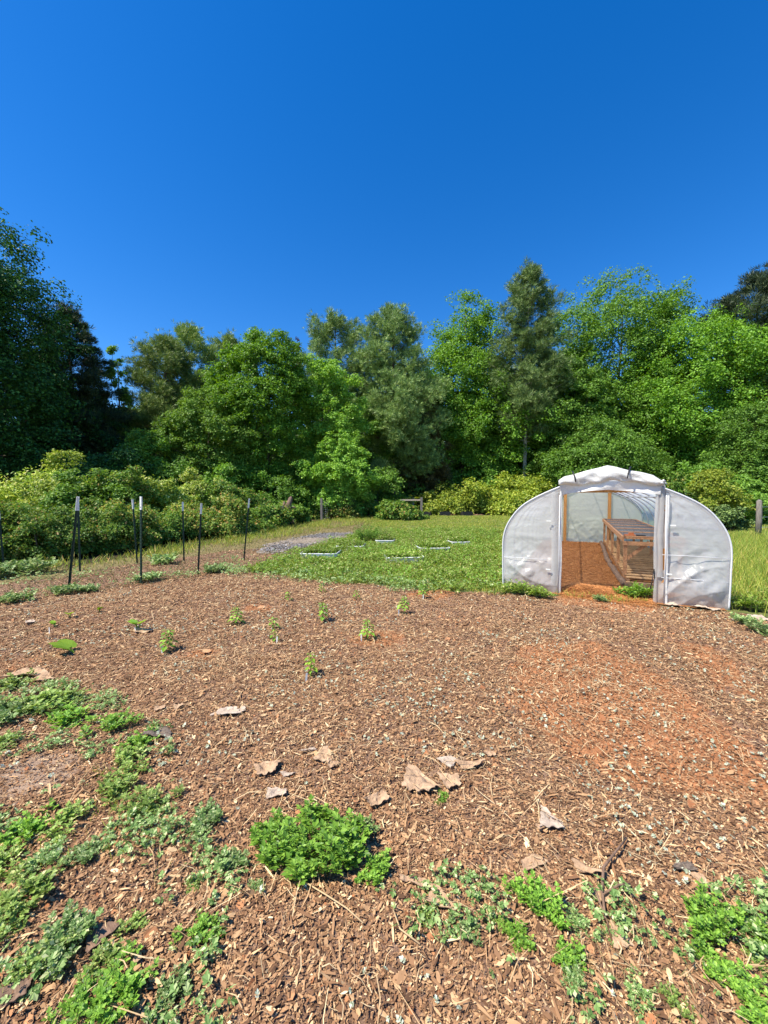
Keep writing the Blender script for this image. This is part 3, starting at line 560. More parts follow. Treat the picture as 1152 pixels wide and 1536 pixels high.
pine_tree(1124, 406, 42, 84, 'dark_pine', 'tall sparse pine with a reddish trunk near the right edge', 64, .42, .42, 70, seed=24, shape='round', up=.1)
pine_tree(1165, 560, 36, 52, 'pine', 'lower dark pine cut off by the right edge', 80, .2, .36, 50, seed=25, shape='dome', up=.3)
leafy_tree(1120, 610, 30, 58, 'dome', 'oak', 'bushy green tree under the sparse pine at the right', 80, 20000, .02, seed=26)
leafy_tree(230, 640, 27, 40, 'dome', 'oak', 'dark green understory tree below the olive pine', 50, 11000, .02, seed=27)
leafy_tree(985, 520, 38, 44, 'round', 'fresh', 'slim tree filling the gap between the two broad trees on the right', 80, 16000, .1, seed=28)
leafy_tree(648, 560, 37, 34, 'narrow', 'oak', 'narrow green tree squeezed between the cedar and the cone shaped tree', 60, 12000, .05, seed=29)
# second row, seen only through gaps
for k, (px, top, D, hw) in enumerate([(20, 520, 45, 75), (130, 590, 46, 70), (240, 590, 47, 75), (360, 560, 50, 75), (460, 590, 50, 80), (560, 580, 50, 70), (650, 570, 50, 75), (760, 580, 50, 80), (850, 500, 52, 80), (950, 540, 52, 90), (1080, 560, 52, 85), (1160, 620, 50, 80)]):
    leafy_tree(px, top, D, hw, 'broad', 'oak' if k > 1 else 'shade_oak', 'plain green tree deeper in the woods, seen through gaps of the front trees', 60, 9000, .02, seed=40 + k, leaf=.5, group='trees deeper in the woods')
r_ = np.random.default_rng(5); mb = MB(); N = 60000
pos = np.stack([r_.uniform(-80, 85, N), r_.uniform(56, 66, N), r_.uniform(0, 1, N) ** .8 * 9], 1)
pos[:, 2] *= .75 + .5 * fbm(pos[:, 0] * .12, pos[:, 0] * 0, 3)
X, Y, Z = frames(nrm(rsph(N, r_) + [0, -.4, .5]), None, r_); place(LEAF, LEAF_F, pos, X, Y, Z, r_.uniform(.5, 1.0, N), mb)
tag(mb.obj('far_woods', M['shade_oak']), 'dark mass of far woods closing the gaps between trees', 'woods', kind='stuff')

def shrub(px, basey, h_px_top, hw, mat, label, nleaf=7000, leaf=None, group=None, seed=1, cat='shrub', D=None, name='shrub', nclump=26, prof='dome', flat=.8, cr=.30):
    p = G(px, basey) if D is None else AT(px, 700, D); D = p[1]; H = AT(px, h_px_top, D)[2]; Rm = hw / FPX * D
    r = np.random.default_rng(seed * 31 + 11); e = empty(name, (p[0], D, 0)); tag(e, label, cat, group)
    pr = [(t, q * Rm) for t, q in PROF[prof]]; c = MB()
    C = crown(c, r, H, pr, .08, nclump, nleaf, min(Rm * cr, H * .4), leaf or max(.045, .0055 * D), flat, .3, .6)
    c.obj('foliage', M[mat], e); s = MB()
    for q in C[:14]:
        b = np.array([r.normal() * .008, r.normal() * .008, 0]); s.tube([b, (b + q) / 2 + r.normal(size=3) * .05, q], [.02, .014, .005], 4)
    s.obj('stems', M['bark'], e); return e
HG = 'shrubs of the overgrown hedge on the left'
front = [(-60, 846, 752, 70), (-5, 838, 762, 62), (55, 838, 764, 52), (105, 832, 768, 48), (150, 826, 758, 48), (195, 820, 764, 46), (240, 812, 758, 46), (285, 806, 756, 42), (325, 802, 752, 42), (365, 796, 756, 38), (400, 790, 758, 34), (435, 784, 760, 30), (468, 778, 758, 26), (500, 774, 757, 22)]
FL = ['bramble bush cut off by the left edge', 'rust tipped bramble bush at the left edge beside the first post', 'green bramble bush left of the nearest leaning post', 'green bramble bush right behind the nearest leaning post', 'bramble bush between the leaning post and the middle pair', 'rust tipped bramble bush behind the middle pair of posts', 'green bramble bush right of the middle pair of posts', 'rust tipped bramble bush behind the rear post of the third pair', 'rust tipped bramble bush behind the front post of the third pair', 'bramble bush left of the rightmost post', 'bramble bush right of the rightmost post', 'low bramble bush below the broken grey board', 'low bramble bush right of the stump', 'last and smallest bramble bush of the hedge, behind the gravel']
for k, (px, by, ty, hw) in enumerate(front):
    shrub(px, by, ty + 5 - (k % 3) * 5, hw, ['rusty', 'rusty', 'bramble', 'bramble', 'bramble', 'rusty', 'bramble'][k % 7], FL[k], 15000 if k < 8 else 9000, None, 'bramble bushes of the front hedge row', seed=k + 1)
back = [(-30, 16, 688, 72, 'privet'), (35, 17, 684, 66, 'privet'), (96, 16, 678, 52, 'privet'), (136, 15.5, 684, 50, 'fresh'), (180, 16, 698, 50, 'bramble'), (222, 17, 712, 46, 'privet'), (258, 18, 722, 34, 'privet'), (300, 20, 690, 32, 'privet'), (338, 20, 728, 34, 'bramble'), (380, 22, 738, 34, 'bramble'), (60, 13.5, 744, 50, 'bramble'), (160, 14, 744, 46, 'bramble')]
BL = ['pale feathery privet cut by the left edge', 'pale feathery privet at the foot of the tall dark oak', 'pale tipped privet just behind the first pair of posts', 'bright green bush above the first metal posts', 'green bush left of the single leaning post', 'green bush behind the middle pair of posts', 'pale privet behind the third pair of posts', 'tall yellow green shrub under the lower fresh green tree', 'green bush above the fourth metal post', 'low green bush left of the rotten stump', 'green bush between hedge rows at the far left', 'green bush between hedge rows behind the middle posts']
for k, (px, D, ty, hw, mt) in enumerate(back): shrub(px, 0, ty, hw, mt, BL[k], 9000, .10, None, seed=50 + k, D=D, flat=.6)
# yellow green shrubs behind the lawn
for k, (px, D, ty, hw, mt, lb) in enumerate([(645, 37.6, 738, 40, 'yellow', 'low yellow green shrub behind the black trays'), (698, 37.4, 730, 46, 'yellow', 'yellow green shrub between the trays and the greenhouse'), (750, 37.2, 716, 52, 'yellow', 'tallest yellow green shrub left of the greenhouse roof'), (798, 36.6, 722, 46, 'yellow', 'yellow green shrub touching the greenhouse hoop on its left'), (597, 27.5, 754, 30, 'bramble', 'weedy bush in front of the white fence rail'), (548, 31, 748, 26, 'bramble', 'weedy bush against the wire fence'), (515, 29, 750, 22, 'rusty', 'rust tinted bush near the grey fence boards'),
        (1052, 21, 708, 44, 'yellow', 'olive yellow bush right of the greenhouse roof'), (1105, 24, 700, 40, 'fresh', 'green bush behind the fence post on the right'), (1010, 26, 712, 34, 'bramble', 'bush peeking over the greenhouse shoulder on the right'), (1092, 19, 755, 22, 'blue_pine', 'small blue green juniper beside the greenhouse'), (1150, 30, 690, 46, 'oak', 'green bush at the right edge')]):
    shrub(px, 0, ty, hw, mt, lb, 9000, None, None, seed=80 + k, D=D, flat=.6)
# understory at the foot of the trees
for k, (px, D, ty, hw) in enumerate([(100, 23, 660, 50), (190, 24, 672, 46), (260, 26, 690, 44), (345, 27, 690, 44), (420, 29, 700, 44), (470, 31, 710, 40), (560, 33, 700, 44), (640, 42, 700, 46), (720, 42, 696, 46), (800, 42, 700, 46), (880, 42, 705, 50), (960, 42, 705, 50), (1060, 31, 690, 46)]):
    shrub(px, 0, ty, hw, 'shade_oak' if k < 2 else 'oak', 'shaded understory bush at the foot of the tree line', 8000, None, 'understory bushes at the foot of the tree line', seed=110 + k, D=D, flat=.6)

# ------------------------------------------------------------------ greenhouse
GHO = (3.478, 6.27, 0); GHR = -math.atan(.485); GL = 8.45
gh = empty('greenhouse', GHO, GHR); tag(gh, 'low white plastic covered hoop greenhouse with its door flap rolled up', 'greenhouse')
hp = np.array([(-1.54, 0), (-1.55, .5), (-1.54, .92), (-1.42, 1.22), (-1.17, 1.49), (-.66, 1.75), (0, 1.97), (.66, 1.75), (1.17, 1.49), (1.42, 1.22), (1.54, .92), (1.55, .5), (1.54, 0)])
def spline(P, n=8):
    out = []; Q = np.vstack([2 * P[0] - P[1], P, 2 * P[-1] - P[-2]])
    for i in range(1, len(Q) - 2):
        for t in np.linspace(0, 1, n, endpoint=False):
            a, b, c, d = Q[i - 1], Q[i], Q[i + 1], Q[i + 2]
            out.append(.5 * ((2 * b) + (-a + c) * t + (2 * a - 5 * b + 4 * c - d) * t * t + (-a + 3 * b - 3 * c + d) * t ** 3))
    out.append(P[-1]); return np.array(out)
HC = spline(hp, 8)
def hz(x): # hoop height at local x
    k = HC[:, 1] > .85; return np.interp(x, HC[k][:, 0], HC[k][:, 1])
nh = 8
for i in range(nh):
    y = .02 + (GL - .04) * i / (nh - 1)
    MB().tube(np.column_stack([HC[:, 0] * .99, np.full(len(HC), y), HC[:, 1] * .992]), .017, 8).obj('hoop', M['metal'], gh, smooth=True)
for x in (0, -.9, .9): MB().tube([[x, 0, hz(x) - .045], [x, GL, hz(x) - .045]], .016, 8).obj('purlin', M['metal'], gh, smooth=True)
# roof film with a little sag between hoops
S = len(HC); yy = np.linspace(0, GL, 85); P = np.zeros((len(yy), S, 3))
ph = (yy / (GL / (nh - 1))) % 1; sag = np.sin(ph * math.pi) * .018
for i, y in enumerate(yy):
    nx = HC[:, 0] / 1.55; P[i, :, 0] = HC[:, 0] * (1.006 - sag[i] * .6) + R.normal(size=S) * .002
    P[i, :, 1] = y; P[i, :, 2] = HC[:, 1] * (1.004 - sag[i] * .55 * np.clip(HC[:, 1], 0, 1)) + .012
MB().grid(P).obj('roof_film', M['film'], gh, smooth=True)
def panel(x0, x1, y, name, mat, fold_dir, nxn=70, nzn=80, amp=1.0):
    xs = np.linspace(x0, x1, nxn); P = np.zeros((nxn, nzn, 3))
    for i, x in enumerate(xs):
        top = hz(x) if abs(x) < 1.535 else 1.0
        u = (x - x0) / (x1 - x0); z = np.linspace(.17 * (1 - u) ** 1.5 if fold_dir > 0 and amp == 1.0 else .0, top, nzn)
        pin = np.sin(math.pi * np.clip(u, 0, 1)) ** .5 * np.clip((top - z) / .15, 0, 1)
        d = fold_dir
        ph = (z + d * x * .62); k = np.clip((.92 - z) / .5, 0, 1)
        wr = (np.abs(np.sin(ph * 9 + 1.2 * np.sin(x * 4))) ** .7 - .5) * .045 * k + np.sin(ph * 21 + 2 * np.sin(x * 7)) * .010 * k + np.sin(ph * 4.2 + .6) * .05 * k + (fbm(np.full(nzn, x * 3) + 40, z * 3, 12) - .5) * .03 + (fbm(np.full(nzn, x * 2) + 4, z * 14, 19) - .5) * .012 + (1 - 2 * np.abs(fbm(np.full(nzn, x * 4 + 9) + z * d * 2, z * 5 - x * d * 3, 27, 4) - .5) * 2) * .020 * (.35 + k)
        belly = -.05 * np.exp(-((z - .35) / .25) ** 2)
        P[i, :, 0] = x; P[i, :, 1] = y + (wr + belly) * pin * amp; P[i, :, 2] = z
    return MB().grid(P).obj(name, mat, gh, smooth=True)
panel(-1.545, -.64, -.01, 'front_panel', M['film_front'], 1); panel(.70, 1.545, -.01, 'front_panel', M['film_front'], -1)
panel(-1.545, -.85, GL, 'back_panel', M['film_back'], 1, 30, 40, .5); panel(.62, 1.545, GL, 'back_panel', M['film_back'], -1, 30, 40, .5)
panel(-.82, .6, GL + .02, 'back_door_sheet', M['film_back'], 1, 50, 60, .9)
# end hoops outline seams: thick white edge of the wrapped film
MB().tube(np.column_stack([HC[:, 0] * 1.004, np.full(len(HC), -.012), HC[:, 1] * 1.006 + .002]), .012, 8).obj('edge_wrap', M['film_seam'], gh, smooth=True)
for (x0, x1, z) in ((-1.53, -.85, .56), (.74, 1.53, .74), (.74, 1.53, .40)):
    MB().tube([[x0, -.055, z], [(x0 + x1) / 2, -.062, z + .004], [x1, -.03, z - .01]], .0045, 6).obj('seam', M['film_seam'], gh, smooth=True)
# door jambs
MB().box((-.70, .06, .86), (.09, .05, 1.72)).obj('door_post', M['wood'], gh); MB().box((.735, .02, .86), (.09, .05, 1.72)).obj('door_post', M['wood'], gh)
MB().box((.04, .06, 1.70), (1.21, .045, .07)).obj('door_header', M['wood'], gh)
MB().box((-.80, GL - .06, .86), (.10, .05, 1.66)).obj('door_post', M['wood'], gh); MB().box((.57, GL - .06, .88), (.10, .05, 1.70)).obj('door_post', M['wood'], gh)
def strip(x, w_, y=-.035, z0=0.0, z1=1.74, nm='film_strip', mat='film_white'):
    z = np.linspace(z0, z1, 40); P = np.zeros((7, 40, 3))
    for i, u in enumerate(np.linspace(-.5, .5, 7)): P[i, :, 0] = x + u * w_ + .006 * np.sin(z * 4 + x); P[i, :, 1] = y - .012 * math.cos(u * math.pi) - .006 * np.sin(z * 9 + u * 3); P[i, :, 2] = z
    MB().grid(P).obj(nm, M[mat], gh, smooth=True)
strip(-.640, .035); strip(-.73, .10, -.02, 0, 1.68, mat='film_front'); strip(.665, .05, mat='film_front'); strip(.72, .07, -.03, .40, 1.74, mat='film_front'); strip(.80, .035, -.05, .02, 1.62)
for x in (-.665, .775): MB().tube([[x, -.06, .02], [x + .006, -.065, .8], [x, -.055, 1.62]], .009, 6).obj('wiggle_channel', M['film_seam'], gh, smooth=True)
for (x, z) in ((-.82, .40), (.86, 1.18), (.83, .46), (-.82, 1.2)): MB().box((x, -.075, z), (.07, .015, .018)).obj('clip', M['white_paint'], gh)
# loose dangling tie at the right jamb
MB().tube([[.66, -.04, .36], [.645, -.06, .52], [.62, -.08, .33], [.60, -.07, .22]], .007, 6).obj('tie', M['black'], gh, smooth=True)
# rolled up door flap
def roll():
    mb = MB(); n = 60; m = 20; xs = np.linspace(-.68, .72, n); P = np.zeros((n, m + 1, 3))
    for i, x in enumerate(xs):
        top = 2.085 - abs(x + .0) ** 1.0 * .27 + .004 * math.sin(x * 17); 
        if abs(x) > .6: top -= (abs(x) - .6) * .5
        bot = 1.84 - .10 * abs(x) + .02 * math.sin(x * 6) + .01 * math.sin(x * 19)
        lump = .8 + .07 * math.sin(x * 9 + 1) + .05 * math.sin(x * 21 + 2) + .04 * math.sin(x * 47)
        for j in range(m + 1):
            a = 2 * math.pi * j / m; rz_ = (top - bot) / 2; cz = (top + bot) / 2
            P[i, j] = (x, -.085 + math.cos(a) * .085 * lump, cz + math.sin(a) * rz_ * (1 + .04 * math.sin(a * 4 + x * 9))) if False else (x, -.07 + math.cos(a) * .07 * lump + .010 * math.sin(a * 3 + x * 11) + .007 * math.sin(a * 5 - x * 23), cz + math.sin(a) * rz_ + .006 * math.sin(a * 3 - x * 14) * abs(math.cos(a)))
    mb.grid(P)
    mb.add(P[0, :m], np.arange(m)[None]); mb.add(P[-1, :m], np.arange(m)[None, ::-1])
    return mb
roll().obj('rolled_flap', M['film_white'], gh, smooth=True)
P = np.zeros((50, 8, 3))
for i, x in enumerate(np.linspace(-.66, .70, 50)):
    t_, b_ = 1.84, 1.665 + .04 * math.cos(x * 2.2) - .05 * abs(x)
    for j, u in enumerate(np.linspace(0, 1, 8)): P[i, j] = (x, -.05 - .02 * math.sin(x * 8 + u * 3), t_ + (b_ - t_) * u)
MB().grid(P).obj('valance', M['film_white'], gh, smooth=True)
for x, tilt in ((-.47, .06), (.30, -.06)):
    z1 = 2.075 - abs(x) ** 1.15 * .26 + .012
    MB().tube([[x - tilt * .3, -.05, z1 + .03], [x, -.10, z1 + .005], [x + tilt * .4, -.178, z1 - .07], [x + tilt * .6, -.175, z1 - .15]], [.009, .013, .013, .008], 6).obj('strap', M['black'], gh, smooth=True)
k = MB()
for i in range(7): 
    a = i * .9; k.tube([[.69, -.09, 1.80], [.71 + .03 * math.cos(a), -.10 - .03 * math.sin(a), 1.81 + .03 * math.sin(a * 2)], [.72 + .05 * math.cos(a), -.1, 1.78 + .06 * math.sin(a)]], [.018, .02, .006], 6)
k.obj('knot', M['film_white'], gh, smooth=True)

def ghw(x, y, z=0): # greenhouse local to world
    c, s = math.cos(GHR), math.sin(GHR); return (GHO[0] + c * x - s * y, GHO[1] + s * x + c * y, z)
# straw floor
mb = MB()
def strawin(n, x0, x1, y0, y1, hz_, L0):
    q = np.stack([R.uniform(x0, x1, n), R.uniform(y0, y1, n)], 1); c, s = math.cos(GHR), math.sin(GHR)
    P = np.stack([GHO[0] + c * q[:, 0] - s * q[:, 1], GHO[1] + s * q[:, 0] + c * q[:, 1]], 1)
    hump = .09 * np.exp(-(((q[:, 0] + .28) / .30) ** 2 + ((q[:, 1] - .25) / .28) ** 2))
    z = ground_z(P[:, 0], P[:, 1]) + hump + R.uniform(.005, hz_, n) * (1 - .5 * (q[:, 1] < -.15))
    X, Y, Z = frames(tilted(n, .25), rsph(n) * [1, 1, .25]); L = R.uniform(.6, 1.3, n) * L0
    place(STRAND, STRAND_F, np.column_stack([P, z]), X, Y, Z, np.stack([L, np.full(n, .0035), L * .9], 1), mb)
strawin(26000, -1.45, .40, .1, 3.2, .035, .13); strawin(22000, -1.45, .40, 3.2, 8.3, .04, .17); strawin(7000, -.62, .66, -.30, .5, .025, .10); strawin(3500, -.62, .05, .02, .55, .04, .13)
tag(mb.obj('pine_straw', M['straw']), 'rust orange pine straw covering the greenhouse floor', 'pine straw', kind='stuff')
mb = MB(); gx = np.linspace(-1.5, 1.5, 40); gy = np.linspace(-.12, 8.4, 90); P = np.zeros((40, 90, 3))
for i, x in enumerate(gx):
    w0 = [ghw(x, y) for y in gy]; P[i, :, 0] = [q[0] for q in w0]; P[i, :, 1] = [q[1] for q in w0]; P[i, :, 2] = .010 + .085 * np.exp(-(((x + .28) / .30) ** 2 + ((gy - .25) / .28) ** 2)) + .008 * fbm(np.full(90, x * 4) + 30, gy * 4, 2)
o = mb.grid(P).obj('greenhouse_floor', noisemat('orange_straw_floor', [(.3, (.16, .062, .022)), (.5, (.30, .13, .045)), (.75, (.46, .23, .09))], 45, detail=8, rough=.9, bump=1, bscale=60), smooth=True); tag(o, kind='structure')
# bench
BO = empty('potting_bench', ghw(0, 0), GHR); tag(BO, 'long brown wooden potting bench inside the greenhouse', 'bench')
x0, x1, y0, y1, th = .37, 1.30, 1.45, 8.1, .85
for x in (x0, x1): MB().box((x, (y0 + y1) / 2, th - .03), (.04, y1 - y0, .09)).obj('side_rail', M['oldwood'], BO)
for i, y in enumerate(np.linspace(y0 + .06, y1 - .06, 7)): MB().box(((x0 + x1) / 2, y, th - .006), (x1 - x0 - .046, .10, .05)).obj('cross_board', M['oldwood'], BO)
m, nt_, out = base('bench_wire_mesh'); v = coord(nt_); br = nt_.nodes.new('ShaderNodeTexChecker'); br.inputs['Scale'].default_value = 60; nt_.links.new(v, br.inputs[0])
p = nt_.nodes.new('ShaderNodeBsdfPrincipled'); p.inputs['Base Color'].default_value = (.12, .115, .12, 1); p.inputs['Roughness'].default_value = .5; p.inputs['Metallic'].default_value = .2
tr_ = nt_.nodes.new('ShaderNodeBsdfTransparent'); mx = nt_.nodes.new('ShaderNodeMixShader'); ml = nt_.nodes.new('ShaderNodeMath'); ml.operation = 'MULTIPLY'; ml.inputs[1].default_value = .75
nt_.links.new(br.outputs['Fac'], ml.inputs[0]); nt_.links.new(ml.outputs[0], mx.inputs[0]); nt_.links.new(p.outputs[0], mx.inputs[1]); nt_.links.new(tr_.outputs[0], mx.inputs[2]); nt_.links.new(mx.outputs[0], out.inputs[0]); M['mesh'] = m
MB().box(((x0 + x1) / 2, (y0 + y1) / 2, th + .006), (x1 - x0 - .05, y1 - y0 - .02, .006)).obj('wire_top', M['mesh'], BO)
for y in (y0 + .04, 2.9, 4.6, 6.3, y1 - .06):
    for x in (x0 + .045, x1 - .045): MB().box((x, y, th / 2 - .04), (.06, .06, th - .08)).obj('leg', M['oldwood'], BO)
MB().beam((x0 + .08, y0 + .04, .45), (x0 + .42, y0 + .04, th - .08), .03, .06).obj('brace', M['oldwood'], BO)
MB().box(((x0 + x1) / 2, y0 - .01, th - .11), (x1 - x0, .03, .07)).obj('end_apron', M['oldwood'], BO)
b_ = empty('garden_block', ghw(x0 + .12, y0 + .16, th + .010), GHR + .2); tag(b_, 'small orange plastic caddy lying on the near corner of the bench', 'garden tool')
MB().box((0, 0, .018), (.17, .09, .03)).obj('tray', M['brick'], b_); MB().box((.03, .02, .048), (.08, .05, .03)).obj('grip', M['brick'], b_)
b_ = empty('hand_trowel', ghw(x0 + .36, y0 + .12, th + .010), GHR - .1); tag(b_, 'black hand tool lying beside the orange caddy on the bench', 'garden tool')
MB().tube([[-.14, 0, .02], [-.02, 0, .02], [.02, 0, .018]], [.014, .014, .007], 8).obj('handle', M['black'], b_, smooth=True); MB().add([[.02, -.02, .012], [.10, -.035, .02], [.17, 0, .012], [.10, .035, .02], [.02, .02, .012]], [[0, 1, 2, 3, 4]]).obj('blade', M['black'], b_)
# pallets on the floor under the bench
for i in range(5):
    py = 1.12 + i * 1.36; q = empty('wooden_pallet', ghw(.92, py + .66, .03), GHR + (R.uniform(-.02, .02)))
    tag(q, ['wooden pallet at the greenhouse door under the near bench end', 'second wooden pallet from the door under the bench', 'middle wooden pallet under the bench', 'fourth wooden pallet from the door under the bench', 'last wooden pallet by the back wall under the bench'][i], 'pallet', 'pallets under the bench')
    for j in range(5): MB().box((0, -.58 + j * .29, .125), (1.02, .085 + .02 * (j % 2), .02)).obj('slat', M['slat'], q)
    for x in (-.48, 0, .48): MB().box((x, 0, .05), (.04, 1.26, .10)).obj('runner', M['oldwood'], q)
# threshold board and edging timbers
o = MB().box((0, 0, .055), (.86, .07, .09)).obj('threshold_board', M['slat']); o.location = ghw(.80, 1.02, .0); o.rotation_euler = (0, 0, GHR); tag(o, 'pale board lying across the end of the pallets', 'board')
for (a, b, lb) in (((.36, 1.0), (.27, 4.3), 'near edging timber between the straw and the pallets'), ((.29, 4.25), (.34, 8.2), 'far edging timber between the straw and the pallets')):
    A, B = np.array([*a, .06]), np.array([*b, .06]); mb = MB(); n = 14; t = np.linspace(0, 1, n)[:, None]
    L = np.column_stack([(A + (B - A) * t)[:, 0] + R.normal(size=n) * .006, (A + (B - A) * t)[:, 1], .06 + R.normal(size=n) * .004])
    mb.tube(L, .055 + R.normal(size=n) * .004, 8); o = mb.obj('edging_timber', M['log'], smooth=True); o.location = GHO; o.rotation_euler = (0, 0, GHR); tag(o, lb, 'timber')

# ------------------------------------------------------------------ metal T posts
def post_proto(h=1.56):
    e = empty('metal_post', (0, 0, 0)); mb = MB()
    mb.box((0, 0, h / 2 - .15), (.036, .005, h + .3)); mb.box((0, -.0165, h / 2 - .15), (.005, .028, h + .3)); mb.obj('shaft', M['green_paint'], e)
    s = MB()
    for i in range(22): s.box((0, .006, .2 + i * .056), (.014, .008, .014))
    s.obj('studs', M['green_paint'], e)
    t = MB(); t.box((0, 0, h - .115), (.040, .009, .235)); t.box((0, -.0185, h - .115), (.009, .030, .235)); t.obj('painted_tip', M['white_paint'], e); return e
pp = post_proto(); first = True
PL = [(6, 853, -2, 766, 'cut off by the left edge'), (102, 884, 116, 745, 'nearest the camera and leaning right'), (120, 858, 117, 750, 'standing just behind the nearest leaning post'), (211, 876, 211, 745, 'upright front post of the middle pair'), (206, 846, 199, 749, 'leaning left, rear post of the middle pair'), (276, 840, 274, 753, 'rear post of the third pair'), (296, 862, 301, 755, 'front post of the third pair'), (365, 840, 373, 748, 'rightmost, beside the dry path')]
for (bx, by, tx, ty, lb) in PL:
    e = pp if first else copy_tree(pp); first = False
    b = GZ(bx, by); T = AT(tx, ty, b[1] + .04); d = T - b; L = np.linalg.norm(d); e.location = b; e.scale = (1, 1, L / 1.56)
    ex = Vector(d).to_track_quat('Z', 'Y'); e.rotation_mode = 'QUATERNION'; e.rotation_quaternion = ex
    tag(e, 'green metal post with white tip, ' + lb, 'fence post', 'green metal posts with white tips')

# ------------------------------------------------------------------ raised beds, trays, fences, stump
BEDS = [(478, 831, .95, 'front left raised bed rim, nearest the gravel'), (525, 820, .80, 'middle left raised bed rim'), (578, 811, .62, 'back left raised bed rim beside the bushy plant'), (606, 836, .92, 'front right raised bed rim, longest of its column'), (651, 822, .88, 'middle right raised bed rim'), (690, 813, .62, 'small back right raised bed rim')]
for k, (px, py, wd, lb) in enumerate(BEDS):
    d = 1.465 * 600 / (py - 745); p = AT(px, py, d); zb = float(ground_z([p[0]], [p[1]])[0]); e = empty('raised_bed', (p[0], d + .42, zb), -.05 if k < 3 else .12); tag(e, 'white corrugated steel ' + lb, 'raised bed', 'white raised beds in the weeds')
    a = np.linspace(0, 2 * math.pi, 97); hx, hy = wd / 2, .42; H = .125
    sq = lambda t: (np.sign(np.cos(t)) * np.abs(np.cos(t)) ** .22 * hx, np.sign(np.sin(t)) * np.abs(np.sin(t)) ** .22 * hy)
    X, Y = sq(a); P = np.zeros((97, 13, 3))
    for j in range(13):
        q = 1 + .012 * math.sin(j * 2.1); P[:, j, 0] = X * q; P[:, j, 1] = Y * q; P[:, j, 2] = H * j / 12
    MB().grid(P).obj('steel_wall', M['bed_steel'], e, smooth=True)
    MB().tube(np.column_stack([X, Y, np.full(97, H)]), .016, 6, False).obj('rim', M['bed_steel'], e, smooth=True)
    mb = MB(); mb.add(np.vstack([[[0, 0, H - .03]], np.column_stack([X, Y, np.full(97, H - .05)]) * [.97, .97, 1]]), [[0, i, i + 1] for i in range(1, 97)]); mb.obj('soil', M['soil'], e)
    N = 1500; mb = MB(); q = np.stack([R.uniform(-hx, hx, N) * .92, R.uniform(-hy, hy, N) * .8 + .04, H + R.uniform(-.04, .10, N)], 1); Xf, Yf, Zf = frames(tilted(N, .6))
    place(MUG, MUG_F, q, Xf, Yf, Zf, R.uniform(.05, .10, N), mb); o = mb.obj('weeds_in_bed', M['weed']); o.location = e.location; o.rotation_euler = e.rotation_euler
    tag(o, 'leafy weeds filling the ' + lb.replace(' rim', ''), 'weeds', kind='stuff')
for k, (px, lb) in enumerate([(638, 'leftmost black seedling tray at the back of the lawn'), (667, 'middle black seedling tray at the back of the lawn'), (700, 'rightmost black seedling tray at the back of the lawn')]):
    p = G(px, 773.5); e = empty('plant_tray', (p[0], p[1], 0), .1 * k); tag(e, lb, 'tray', 'black trays behind the lawn'); mb = MB()
    for (c, s) in (((0, -.24, .17), (.9, .02, .34)), ((0, .24, .17), (.9, .02, .34)), ((-.44, 0, .17), (.02, .46, .34)), ((.44, 0, .17), (.02, .46, .34)), ((0, 0, .012), (.86, .46, .02))): mb.box(c, s)
    mb.obj('tub', M['black'], e); MB().box((0, 0, .17), (.85, .44, .05)).obj('soil', M['soil'], e)
for i, (a, b) in enumerate([((622, 773), (770, 772.2))]):
    A, B = G(*a), G(*b); mb = MB(); n = 40; t = np.linspace(0, 1, n)[:, None]; C = A + (B - A) * t
    P = np.stack([C + [0, -.35, .02], C + [0, 0, .07], C + [0, .9, .03]], 1); P[:, :, 2] += R.uniform(0, .03, (n, 3)); o = mb.grid(P).obj('dirt_strip', noisemat('red_dirt', [(.3, (.22, .12, .07)), (.7, (.42, .26, .16))], 4, rough=.95), smooth=True); tag(o, kind='structure')
# wire fence along the woods edge
A = np.array([-4.3, 27.5]); B = np.array([2.6, 35.5]); e = empty('wire_fence', (A[0], A[1], 0)); tag(e, 'rusty wire mesh fence with grey posts at the woods edge', 'fence'); AB = B - A; n = 5
for i in range(n): q = AB * i / (n - 1); MB().box((q[0], q[1], .75), (.14, .14, 1.5), None).obj('post', M['greywood'], e)
wm = MB()
for z in np.arange(.1, 1.35, .15): wm.tube([[0, 0, z], [AB[0], AB[1], z]], .008, 4)
for t in np.linspace(0, 1, 60): wm.tube([[AB[0] * t, AB[1] * t, .05], [AB[0] * t, AB[1] * t, 1.3]], .006, 4)
wm.obj('wire_mesh', M['metal'], e)
rl = empty('fence_rail', AT(603, 750, 30)); tag(rl, 'white painted rail with a grey end post above the weeds', 'fence')
z0 = rl.location.z; MB().box((.62, 0, 0), (1.5, .07, .11)).obj('rail', M['pale_card'], rl); MB().box((1.46, .02, -z0 / 2 + .1), (.16, .14, z0 + .2)).obj('post', M['greywood'], rl); MB().box((-.2, .02, -z0 / 2), (.12, .12, z0 - .06)).obj('post', M['greywood'], rl)
g_ = AT(417, 770, 21); e = empty('broken_board', (g_[0], g_[1], .0), .3); tag(e, 'short broken grey board standing in the weeds by the stump', 'board')
MB().box((0, 0, .55), (.34, .08, 1.15)).obj('plank', M['greywood'], e); MB().box((.24, .03, .66), (.10, .08, .9)).obj('plank', M['greywood'], e)
s_ = AT(428, 745, 23); mb = MB(); mb.tube([[0, 0, 0], [.04, 0, .5], [.10, 0, .9], [.22, 0, 1.2], [.30, .05, 1.5], [.33, .05, 1.62]], [.26, .20, .24, .15, .13, .02], 7); mb.tube([[.1, 0, .7], [-.08, 0, 1.15], [-.06, 0, 1.35]], [.13, .10, .02], 6); mb.tube([[.15, 0, .9], [.5, 0, 1.0], [.62, 0, .92]], [.07, .05, .02], 5); mb.tube([[.1, 0, .4], [-.35, 0, .35], [-.55, 0, .1]], [.1, .07, .03], 5)
